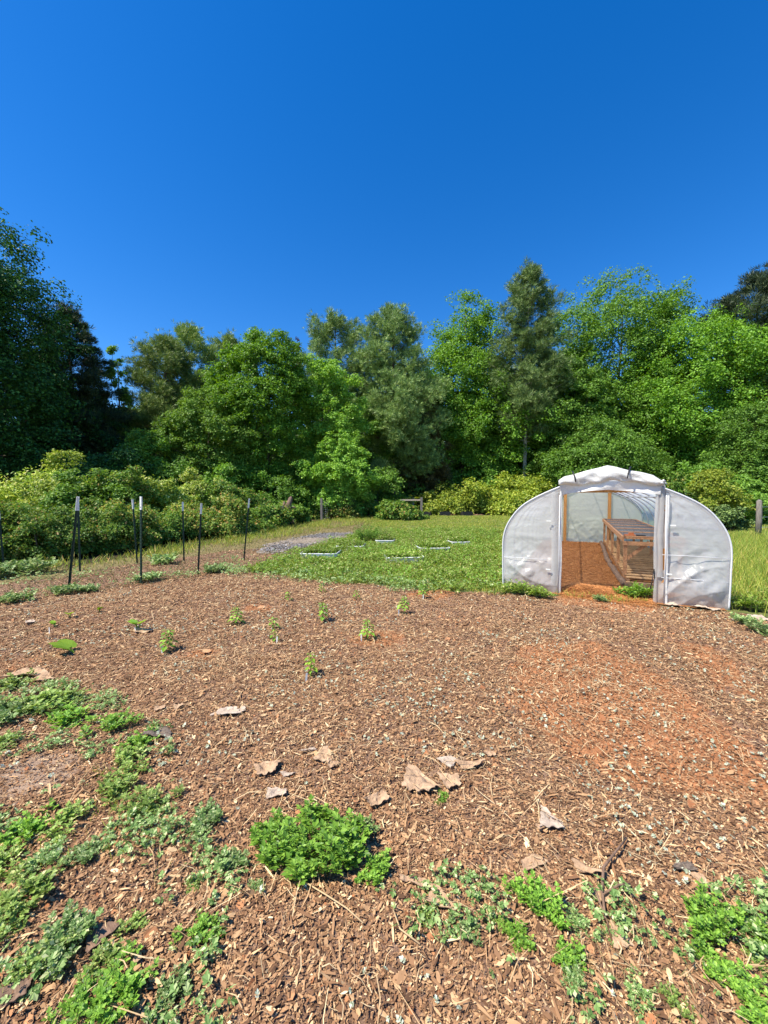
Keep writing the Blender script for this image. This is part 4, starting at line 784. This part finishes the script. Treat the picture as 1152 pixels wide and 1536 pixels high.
o = mb.obj('tree_stump', M['pine_bark'], smooth=True); o.location = (s_[0], s_[1], 0); tag(o, 'rotten reddish broken stump leaning at the woods edge', 'stump')
p = G(1137, 806); e = empty('wooden_fence_post', (p[0], p[1], 0)); tag(e, 'single grey weathered wooden post in the grass at the right', 'fence post')
mb = MB(); hh = AT(1137, 750, p[1])[2]; mb.tube([[0, 0, -.1], [.02, 0, hh * .5], [.0, 0, hh * .97], [.02, 0, hh]], [.105, .10, .09, .05], 7); mb.obj('shaft', M['greywood'], e, smooth=True)
wm = MB()
for z in (.4, .8, 1.2): wm.tube([[0, -.12, z], [2.4, 1.0, z]], .006, 4)
wm.obj('wire', M['metal'], e)
# a small wire plant hoop by the gravel
p = GZ(435, 838); e = MB()
for x in (-.28, .0, .30): e.tube([[x, 0, -.05], [x, 0, .42]], .004, 4)
for z in (.14, .28, .41): e.tube([[-.28, 0, z], [.30, 0, z]], .003, 4)
o = e.obj('wire_trellis', M['black']); o.location = p; tag(o, 'thin wire plant support standing before the gravel', 'trellis')
# dirt patch far right
A = G(1141, 752); tag(MB().add([[A[0] - 3, 75, .04], [A[0] + 30, 75, .04], [A[0] + 40, 140, .3], [A[0] - 3, 140, .3]], [[0, 1, 2, 3]]).obj('dirt_road', noisemat('tan_dirt', [(.3, (.40, .26, .16)), (.7, (.55, .40, .28))], 2)), kind='structure')

# ------------------------------------------------------------------ plants in the bed
def clump_mesh(seed, rad, ht, stems, per, leaf, mat, name='leafy_clump'):
    r = np.random.default_rng(seed); mb = MB(); st = MB(); pos = []; nor = []; dr = []; sz = []
    for i in range(stems):
        a = r.uniform(0, 2 * math.pi); q = math.sqrt(r.uniform()) * rad * .8 * (1 if seed in (1, 11, 12, 13) else .62 + .35 * math.sin(a * 2 + seed) + .25 * math.sin(a * 5 + seed * 2)); b = np.array([math.cos(a) * q, math.sin(a) * q, 0])
        o = np.array([math.cos(a), math.sin(a), 0]); h = ht * (1 - .5 * (q / rad) ** 2) * r.uniform(.6, 1.1); tip = b + o * h * (.25 + .9 * q / rad) * .7 + [0, 0, h] + r.normal(size=3) * .01
        st.tube([b, (b + tip) / 2 + [0, 0, h * .05], tip], [.003, .0025, .001], 3, False)
        for j in range(per):
            t = .25 + .75 * (j + .5) / per; p = b + (tip - b) * t; an = j * 2.4 + r.uniform() * .8; d = np.array([math.cos(an), math.sin(an), .25 + .5 * t])
            pos.append(p); dr.append(d); nor.append(np.array([-d[0] * .5, -d[1] * .5, 1.]) + r.normal(size=3) * .3); sz.append(leaf * r.uniform(.6, 1.25) * (1.1 - .35 * t))
    pos, dr, nor, sz = map(np.array, (pos, dr, nor, sz)); Z = nrm(nor); X, Y, _ = frames(Z, dr, r); place(MUG, MUG_F, pos, X, Y, Z, sz, mb)
    return mb.mesh('leaves'), st.mesh('stems')
protos = {}; ROUND = {1}
for nm, a in {'big': (1, .30, .13, 105, 8, .066), 'mid': (2, .18, .12, 50, 7, .056), 'mid2': (3, .17, .08, 32, 7, .052), 'low': (4, .16, .06, 28, 6, .046), 'low2': (5, .15, .05, 24, 5, .042)}.items():
    protos[nm] = clump_mesh(*a, None)
def clump(px, py, wpx, kind, mat, label, group=None, cat='weed clump', zs=1.0):
    p = GZ(px, py); base_w = {'big': .52, 'mid': .36, 'mid2': .34, 'low': .32, 'low2': .30}[kind]; s = wpx / FPX * p[1] / base_w
    e = empty('weed_clump', p, 0.0 if kind == 'big' else R.uniform(0, 6.28)); e.scale = (s, s * (.72 if kind == 'big' else 1), s * zs); tag(e, label, cat, group)
    for me, nm, mt in ((protos[kind][0], 'leaves', mat), (protos[kind][1], 'stems', 'stem')):
        o = bpy.data.objects.new(nm, me)
        if not me.materials: me.materials.append(M[mt])
        SC.collection.objects.link(o); o.parent = e; o.material_slots[0].link = 'OBJECT'; o.material_slots[0].material = M[mt]
    return e
clump(470, 1275, 165, 'big', 'mug', 'largest bright green weed clump at the lower centre')
clump(565, 1305, 60, 'mid', 'mug', 'small bright clump attached right of the largest weed clump')
clump(540, 1240, 60, 'low', 'mug_grey', 'grey green leaf clump above right of the largest weed clump')
for (px, py, wd, lb) in [(1065, 1390, 100, 'tall bright weed clump at the lower right'), (805, 1360, 84, 'bright rounded weed clump right of the folded cardboard'), (1148, 1405, 60, 'bright weed clump cut by the right edge')]: clump(px, py, wd, 'mid', 'mug', lb, zs=1.1)
LL = ['weed clump left of the largest clump with a thin grassy base', 'weed clump nearest the left side of the largest clump', 'weed clump on the right edge of the bare dirt patch', 'weed clump below left of the grey wood chunk', 'weed clump topping the left patch, below the flat cardboard', 'upper weed clump cut by the left edge', 'weed clump just below the bare dirt patch', 'weed clump at the lower left corner of the bare dirt patch', 'weed clump at the lower right corner of the bare dirt patch', 'lone weed clump below left of the largest clump', 'small weed clump alone in the mulch, centre left', 'weed clump midway between the largest clump and the bottom edge', 'bright weed clump above the long bark piece at lower left', 'weed clump over the long red brown bark piece', 'weed clump above the dark bark slab in the corner', 'weed clump at the bottom edge right of the bark slab', 'weed clump beside the upright tan strip', 'weed clump at the bottom right of the left green patch', 'weed clump at the left edge below the dirt patch', 'weed clump between the flat cardboard and the dirt patch', 'topmost weed clump at the left edge, under the flat cardboard', 'weed clump in the middle of the lower left patch', 'weed clump half cut by the left edge, low down', 'lowest weed clump at the bottom edge, lower left', 'small weed clump above the upright tan strip', 'tiny weed clump just left below the largest clump', 'small weed clump above the bare dirt patch', 'weed clump between the wood chunk and the dirt patch', 'weed clump on the left edge beside the dirt patch', 'small weed clump below the bare dirt patch near the left edge']
RL = ['weed clump right below the bright rounded clump', 'weed clump two steps below the bright rounded clump', 'weed clump tucked left of the folded cardboard strip', 'weed clump right of the folded cardboard strip', 'large weed clump below the tall bright clump at lower right', 'weed clump at the bottom edge left of the lower right corner', 'small weed clump beside the long brown cardboard strip', 'weed clump touching the lower left of the bright rounded clump', 'weed clump under the clump cut by the right edge', 'tiny weed clump by the forked stick', 'weed clump at the foot of the tall bright clump', 'small weed clump between the folded cardboard and the rounded clump', 'weed clump near the bottom edge below the rounded clump', 'weed clump in the bottom right corner']
LWG = 'low weed clumps spreading in the left foreground'; RWG = 'low weed clumps spreading in the lower right foreground'
for k, (px, py, wd) in enumerate([(225, 1215, 95), (310, 1235, 75), (195, 1145, 95), (168, 1095, 80), (60, 1062, 110), (10, 1075, 90), (105, 1235, 100), (45, 1250, 100), (180, 1190, 90), (350, 1300, 60), (290, 1335, 45), (300, 1405, 80), (45, 1350, 120), (100, 1425, 120), (50, 1465, 120), (185, 1505, 130), (165, 1445, 90), (255, 1500, 70), (5, 1300, 100), (105, 1085, 90), (20, 1030, 80), (130, 1290, 70), (-10, 1400, 110), (120, 1530, 120), (200, 1390, 50), (385, 1335, 35), (110, 1050, 70), (210, 1120, 70), (0, 1120, 70), (70, 1300, 70)]):
    clump(px, py, wd, ['low', 'mid2', 'low2', 'low'][k % 4], ['mug_soft', 'mug_grey', 'mug_soft', 'mug'][k % 4], LL[k], LWG, zs=.9)
for k, (px, py, wd) in enumerate([(870, 1390, 60), (850, 1440, 62), (640, 1370, 60), (700, 1395, 60), (1105, 1475, 90), (1010, 1500, 70), (960, 1490, 70), (775, 1405, 60), (1135, 1440, 55), (915, 1400, 40), (1062, 1432, 60), (750, 1390, 50), (860, 1480, 60), (1140, 1525, 90)]):
    clump(px, py, wd, ['low', 'mid2', 'low2'][k % 3], ['mug_grey', 'mug', 'mug_soft'][k % 3], RL[k], RWG, zs=.9)
clump(665, 1195, 28, 'low', 'mug', 'small green sprig between cardboard scraps'); clump(660, 1205, 22, 'low2', 'mug', 'tiny green sprig just below the cardboard scraps')
clump(958, 897, 52, 'mid', 'mug', 'green leafy plant before the greenhouse doorway, right side', zs=1.1); clump(900, 902, 24, 'mid', 'mug_grey', 'small green plant in the middle of the greenhouse doorway')
for px, py, wd, lb in [(776, 893, 50, 'weed clump at the left corner of the greenhouse'), (806, 897, 44, 'weed clump under the left front panel'), (1122, 915, 60, 'bright weed clump at the right corner of the greenhouse'), (1150, 900, 50, 'weed clump right of the greenhouse by the edge')]: clump(px, py, wd, 'mid', 'weed', lb)
for px, py, wd, lb in [(35, 862, 90, 'low weeds below the brambles at the left edge'), (-10, 870, 90, 'weeds cut by the left edge below the brambles'), (95, 890, 50, 'weeds at the foot of the nearest leaning post'), (20, 905, 60, 'weed clump at the left end of the mulch edge'), (130, 888, 45, 'weed clump right of the nearest leaning post'), (225, 872, 50, 'grey weed clump by the upright front post'), (245, 845, 60, 'weeds between the middle and third post pairs'), (320, 858, 50, 'weed clump right of the third post pair'), (1120, 940, 50, 'grey weed clump below the right greenhouse corner'), (1148, 955, 60, 'grey weeds at the right edge of the mulch')]: clump(px, py, wd, 'mid2', 'mug_grey', lb)
# tall bushy plant and dry stalk in the weeds
def upright(px, py, h, rad, stems, per, leaf, mat, label, name='garden_plant', cat='plant', seed=3):
    p = GZ(px, py); e = empty(name, p); tag(e, label, cat); a, b = clump_mesh(seed, rad, h, stems, per, leaf, None)
    for me, nm, mt in ((a, 'leaves', mat), (b, 'stems', 'stem')):
        me.materials.append(M[mt]); o = bpy.data.objects.new(nm, me); SC.collection.objects.link(o); o.parent = e
upright(553, 812, .62, .42, 60, 14, .09, 'oak', 'tall dark green bushy plant left of the back raised beds', seed=11)
upright(618, 830, 1.0, .10, 3, 9, .05, 'drygrass', 'thin dry brown stalk rising between the raised beds', seed=12, name='dry_stalk')
upright(576, 806, .35, .3, 30, 9, .08, 'weed', 'low green plant beside the tall bushy plant', seed=13)
# seedlings, each its own
SD = [(208, 943, 'squash', 'squash seedling with broad leaves left of the leafy pepper plant'), (252, 974, 'pepper', 'dark leafy pepper seedling with a white tag at the left'), (355, 935, 'pepper', 'pepper seedling by the orange clay spot'), (412, 962, 'small', 'yellowish seedling at the middle left of the bed'), (432, 902, 'small', 'seedling in the back row, left of the rest'), (482, 890, 'small', 'small seedling at the back edge left of centre'), (484, 930, 'pepper', 'bushy seedling near the centre of the back rows'), (534, 900, 'small', 'small seedling with dark leaves in the back row'), (551, 958, 'pepper', 'tall tomato seedling with a white tag at the centre'), (606, 921, 'pepper', 'seedling with a bright green leaf and white tag'), (634, 898, 'pepper', 'grey green seedling at the edge of the weeds'), (466, 1015, 'yellow', 'yellow seedling standing alone nearest the camera'), (84, 940, 'tiny', 'tiny lime seedling at the left of the bed'), (113, 978, 'lime', 'single broad lime green squash leaf lying low'), (105, 926, 'tiny', 'tiny sprout behind the lime seedling'), (150, 920, 'tiny', 'tiny sprout at the back left of the bed'), (410, 945, 'small', 'pale seedling behind the yellowish seedling')]
def bigleaf(mb, c, d, s, r):
    n = 9; a = np.linspace(-2.6, 2.6, n); V = [[0, 0, 0]] + [[s * (.45 + .55 * math.cos(t * .5)) * math.cos(t) * 1 + s * .35, s * .62 * math.sin(t), s * .12 * abs(math.sin(t)) + r.normal() * s * .03] for t in a]
    V = np.array(V); X, Y, Z = frames(np.array([[-d[0] * .5, -d[1] * .5, 1]]), np.array([d]), r); V = V[:, 0:1] * X + V[:, 1:2] * Y + V[:, 2:3] * Z + c
    mb.add(V, [[0, i, i + 1] for i in range(1, n)])
for k, (px, py, kd, lb) in enumerate(SD):
    r = np.random.default_rng(300 + k); p = GZ(px, py); e = empty('seedling', p); tag(e, lb, 'seedling', 'seedlings planted in the mulch bed'); mb = MB(); st = MB()
    if kd in ('squash', 'lime', 'tiny'):
        for j in range({'squash': 5, 'lime': 3, 'tiny': 3}[kd]):
            a = r.uniform(0, 6.28); s = {'squash': .075, 'lime': .12, 'tiny': .05}[kd] * r.uniform(.7, 1.1); h = {'squash': .13, 'lime': .05, 'tiny': .05}[kd] * r.uniform(.6, 1.1); d = np.array([math.cos(a), math.sin(a), .1]); c = d * s * .5 + [0, 0, h]
            st.tube([[0, 0, -.01], c * .6, c], [.004, .004, .003], 5, False); bigleaf(mb, c, d, s, r)
        mt = 'lime' if kd != 'squash' else 'fresh'
    else:
        H = {'pepper': .24, 'small': .15, 'yellow': .22}[kd]; n = {'pepper': 34, 'small': 16, 'yellow': 26}[kd]
        st.tube([[0, 0, -.01], [.005, 0, H * .5], [0, .005, H]], [.004, .003, .002], 5, False)
        for j in range(n):
            t = .25 + .75 * (j + 1) / n; a = j * 2.4; L = .085 * (1.15 - .6 * t) * r.uniform(.6, 1.2) * (1 if kd == 'pepper' else .8); c = np.array([math.cos(a) * L * .4, math.sin(a) * L * .4, H * t]); d = np.array([math.cos(a), math.sin(a), -.1 - .4 * (1 - t)])
            st.tube([[0, 0, H * t * .92], c], [.0018, .0015], 3, False); X, Y, Z = frames(np.array([[d[0] * .4, d[1] * .4, .9]]), np.array([d]), r); place(LEAF, LEAF_F, c[None], X, Y, Z, np.array([L * r.uniform(.8, 1.1)]), mb)
        mt = {'pepper': 'mug', 'small': 'mug', 'yellow': 'lime'}[kd]
    mb.obj('leaves', M[mt], e); st.obj('stem', M['lime'], e)
for (px, py, lb) in [(243, 978, 'white plant tag at the foot of the dark leafy pepper seedling'), (542, 960, 'white plant tag beside the tall tomato seedling'), (598, 924, 'white plant tag beside the seedling with the bright leaf'), (635, 901, 'white plant tag at the seedling by the weed edge'), (459, 1021, 'white plant tag by the yellow seedling'), (74, 948, 'white plant tag near the tiny lime seedling'), (415, 965, 'white plant tag by the yellowish seedling'), (204, 947, 'white plant tag at the squash seedling')]:
    p = GZ(px, py); mb = MB(); mb.box((0, 0, .035), (.016, .002, .09)); mb.box((0, 0, -.02), (.008, .002, .03)); o = mb.obj('plant_tag', M['white_paint']); o.location = p; o.rotation_euler = (.25 * (R.uniform() - .5), .2 * (R.uniform() - .5), R.uniform(-.5, .5)); tag(o, lb, 'plant tag', 'white plant tags in the bed')

# ------------------------------------------------------------------ cardboard scraps, wood chunks, sticks
def scrap(px, py, wpx, hpx, ang, mat, label, seed, cat='cardboard', curl=.25, lift=.014):
    p = GZ(px, py); r = np.random.default_rng(seed); W = wpx / FPX * p[1]; W *= .88; D = min(.72 * hpx / FPX * p[1] ** 2 / CAMH, W * 1.5)
    nx_, ny_ = 18, 14; xs = np.linspace(-.5, .5, nx_); ys = np.linspace(-.5, .5, ny_); P = np.zeros((nx_, ny_, 3)); fa = r.uniform(0, 3.1); fo = r.uniform(-.2, .2); ca, cb, cc = r.uniform(-.9, .9), r.uniform(-.7, .7), r.uniform(0, 1.2)
    for i, x in enumerate(xs):
        for j, y in enumerate(ys):
            q = x * math.cos(fa) + y * math.sin(fa); s = 1 + ca * y + .06 * math.sin(y * 19 + seed) * abs(x) * 2 + .05 * math.sin(y * 41 + seed * 2) * abs(x); t = 1 + cb * x + .08 * math.sin(x * 16 + seed * 3) * abs(y) * 2 - cc * max(0, x + y - .25)
            z = abs(q - fo) * curl * W * .55 + (fbm(np.array([x * 3 + seed * 5.]), np.array([y * 3]), 3)[0] - .5) * W * .35 * curl * 2
            P[i, j] = (x * W * s, y * D * t, z + lift + .004)
    # tear away the corners
    P[:, :, 2] -= P[:, :, 2].min() - lift
    B = P.copy(); B[:, :, 2] -= .003; mb = MB(); mb.grid(P); mb.grid(B[:, ::-1])
    a = np.concatenate([P[:, 0], P[-1, 1:], P[-2::-1, -1], P[0, -2:0:-1]]); b = a - [0, 0, .003]; n = len(a)
    mb.add(np.vstack([a, b]), [[i, (i + 1) % n, n + (i + 1) % n, n + i] for i in range(n)])
    o = mb.obj('cardboard_scrap' if cat == 'cardboard' else 'wood_chunk', M[mat], smooth=False); o.location = p; o.rotation_euler = (0, 0, ang); tag(o, label, cat); return o
SCR = [(340, 1072, 40, 18, .2, 'pale_card', 'pale folded cardboard scrap, farthest back in the middle'), (362, 1070, 14, 14, -.5, 'pale_card', 'little upturned pale flap right of the farthest scrap'), (400, 1158, 38, 24, .2, 'card', 'tan cardboard scrap left of the upright tan one'), (432, 1165, 22, 8, .1, 'pale_card', 'thin pale strip right of the left tan scrap'), (415, 1193, 34, 18, .1, 'pale_card', 'whitish crumpled scrap above the largest weed clump'), (488, 1140, 30, 30, -.4, 'card', 'tan cardboard scrap near the centre of the photo'), (500, 1153, 18, 12, .3, 'card', 'small tan piece touching the centre scrap'), (462, 1130, 26, 8, .3, 'pale_card', 'thin pale scrap left of the centre scrap'), (565, 1203, 40, 24, .65, 'card', 'slanted tan scrap with a dark shadow, right of the centre scraps'), (630, 1182, 58, 44, -.5, 'card', 'large flat brown cardboard piece amid the right scraps'), (676, 1180, 32, 30, .2, 'card', 'square tan piece beside the large flat one'), (672, 1150, 26, 24, .8, 'pale_card', 'upright torn piece above the square tan piece'), (706, 1156, 44, 14, .1, 'card', 'long thin tan piece right of the torn piece'), (735, 1140, 16, 12, .3, 'card', 'tiny tan scrap at the right end of the scraps'), (664, 1352, 50, 34, -.6, 'card', 'folded tan cardboard strip at the lower centre'), (640, 1328, 48, 16, -.3, 'card', 'upper half of the folded cardboard strip'), (610, 1318, 24, 12, 0, 'card', 'small brown piece left of the folded strip'), (826, 1236, 34, 44, -.3, 'pale_card', 'pale torn cardboard piece right of centre foreground'), (812, 1246, 18, 12, .4, 'card', 'tan fragment left of the pale torn piece'), (798, 1296, 44, 26, .4, 'card', 'brown half buried cardboard above the rounded weed clump'), (885, 1310, 50, 20, -.3, 'card', 'brown cardboard piece beside the forked stick'), (905, 1348, 30, 30, -.4, 'card', 'tan triangular piece under the forked stick'), (930, 1405, 26, 60, -.2, 'card', 'long brown strip below the forked stick'), (1050, 1320, 18, 26, .1, 'card', 'pointed tan scrap above the tall weed clump at the right'), (1025, 1305, 34, 12, -.1, 'grey_bark', 'grey wood splinter left of the pointed tan scrap'), (42, 1012, 60, 18, .15, 'card', 'pale flat cardboard at the left edge above the weeds'), (70, 1020, 36, 10, -.2, 'card', 'second flat cardboard piece at the left'), (268, 1065, 14, 10, .4, 'card', 'small tan piece left of the farthest scrap'), (240, 1068, 16, 9, .4, 'card', 'tiny tan piece above the wood chunk'), (238, 1106, 38, 20, .15, 'grey_bark', 'grey brown wood chunk at the middle left'), (215, 945, 30, 8, .2, 'card', 'pale cardboard strip behind the pepper seedling'), (45, 935, 12, 10, .8, 'pale_card', 'small pale scrap at the far left of the bed'), (310, 978, 12, 8, .2, 'clay_lump', 'orange clay lump right of the pepper seedling'), (392, 910, 10, 6, .2, 'clay_lump', 'pale clay lump at the back left'), (1010, 909, 16, 7, .1, 'pale_card', 'white scrap at the foot of the right front panel'), (1052, 913, 18, 7, .1, 'pale_card', 'second white scrap at the foot of the right front panel'), (1068, 915, 12, 7, .4, 'pale_card', 'third white scrap near the right greenhouse corner'), (1142, 928, 22, 12, .4, 'pale_card', 'pale stone like scrap at the right edge'), (150, 1410, 40, 60, .9, 'log', 'long red brown bark piece in the lower left'), (207, 1455, 14, 46, -.1, 'card', 'upright tan strip in the lower left'), (1150, 1530, 30, 30, .2, 'card', 'brown piece in the bottom right corner'), (20, 1510, 50, 60, .7, 'log', 'dark bark slab in the bottom left corner')]
M['clay_lump'] = noisemat('clay_lump', [(.3, (.42, .20, .09)), (.7, (.58, .34, .18))], 15, rough=.95)
for k, s in enumerate(SCR): scrap(s[0], s[1], s[2], s[3], s[4], s[5], s[6], k + 1, 'wood' if s[5] in ('grey_bark', 'log') else 'clay' if s[5] == 'clay_lump' else 'cardboard', .22 + .25 * ((k * .37) % 1))
def wp(px, py, h=.02): q = GZ(px, py); q[2] += h; return q
mb = MB(); mb.tube([wp(940, 1262, .03), wp(925, 1285, .04), wp(905, 1312, .04), wp(903, 1345, .03), wp(908, 1382, .02)], [.003, .005, .006, .006, .004], 6); mb.tube([wp(904, 1350, .03), wp(928, 1342, .05), wp(945, 1336, .04)], [.005, .004, .003], 6); mb.tube([wp(882, 1330, .02), wp(893, 1345, .03), wp(905, 1372, .02), wp(918, 1400, .01)], [.003, .004, .004, .002], 6)
tag(mb.obj('forked_stick', M['log'], smooth=True), 'dark forked stick lying right of centre in the foreground', 'stick')
for k, (pts, lb) in enumerate([([(455, 1332), (490, 1350), (520, 1367), (545, 1390)], 'long pale dry stalk below the largest weed clump'), ([(150, 985), (200, 978), (235, 968)], 'thin tan stick behind the lime squash leaf'), ([(630, 1420), (600, 1400), (590, 1370)], 'curved pale stalk at the bottom centre')]):
    mb = MB(); mb.tube([wp(a, b, .025) for a, b in pts], [.003] * len(pts), 5); tag(mb.obj('dry_stick', M['strand'], smooth=True), lb, 'stick')
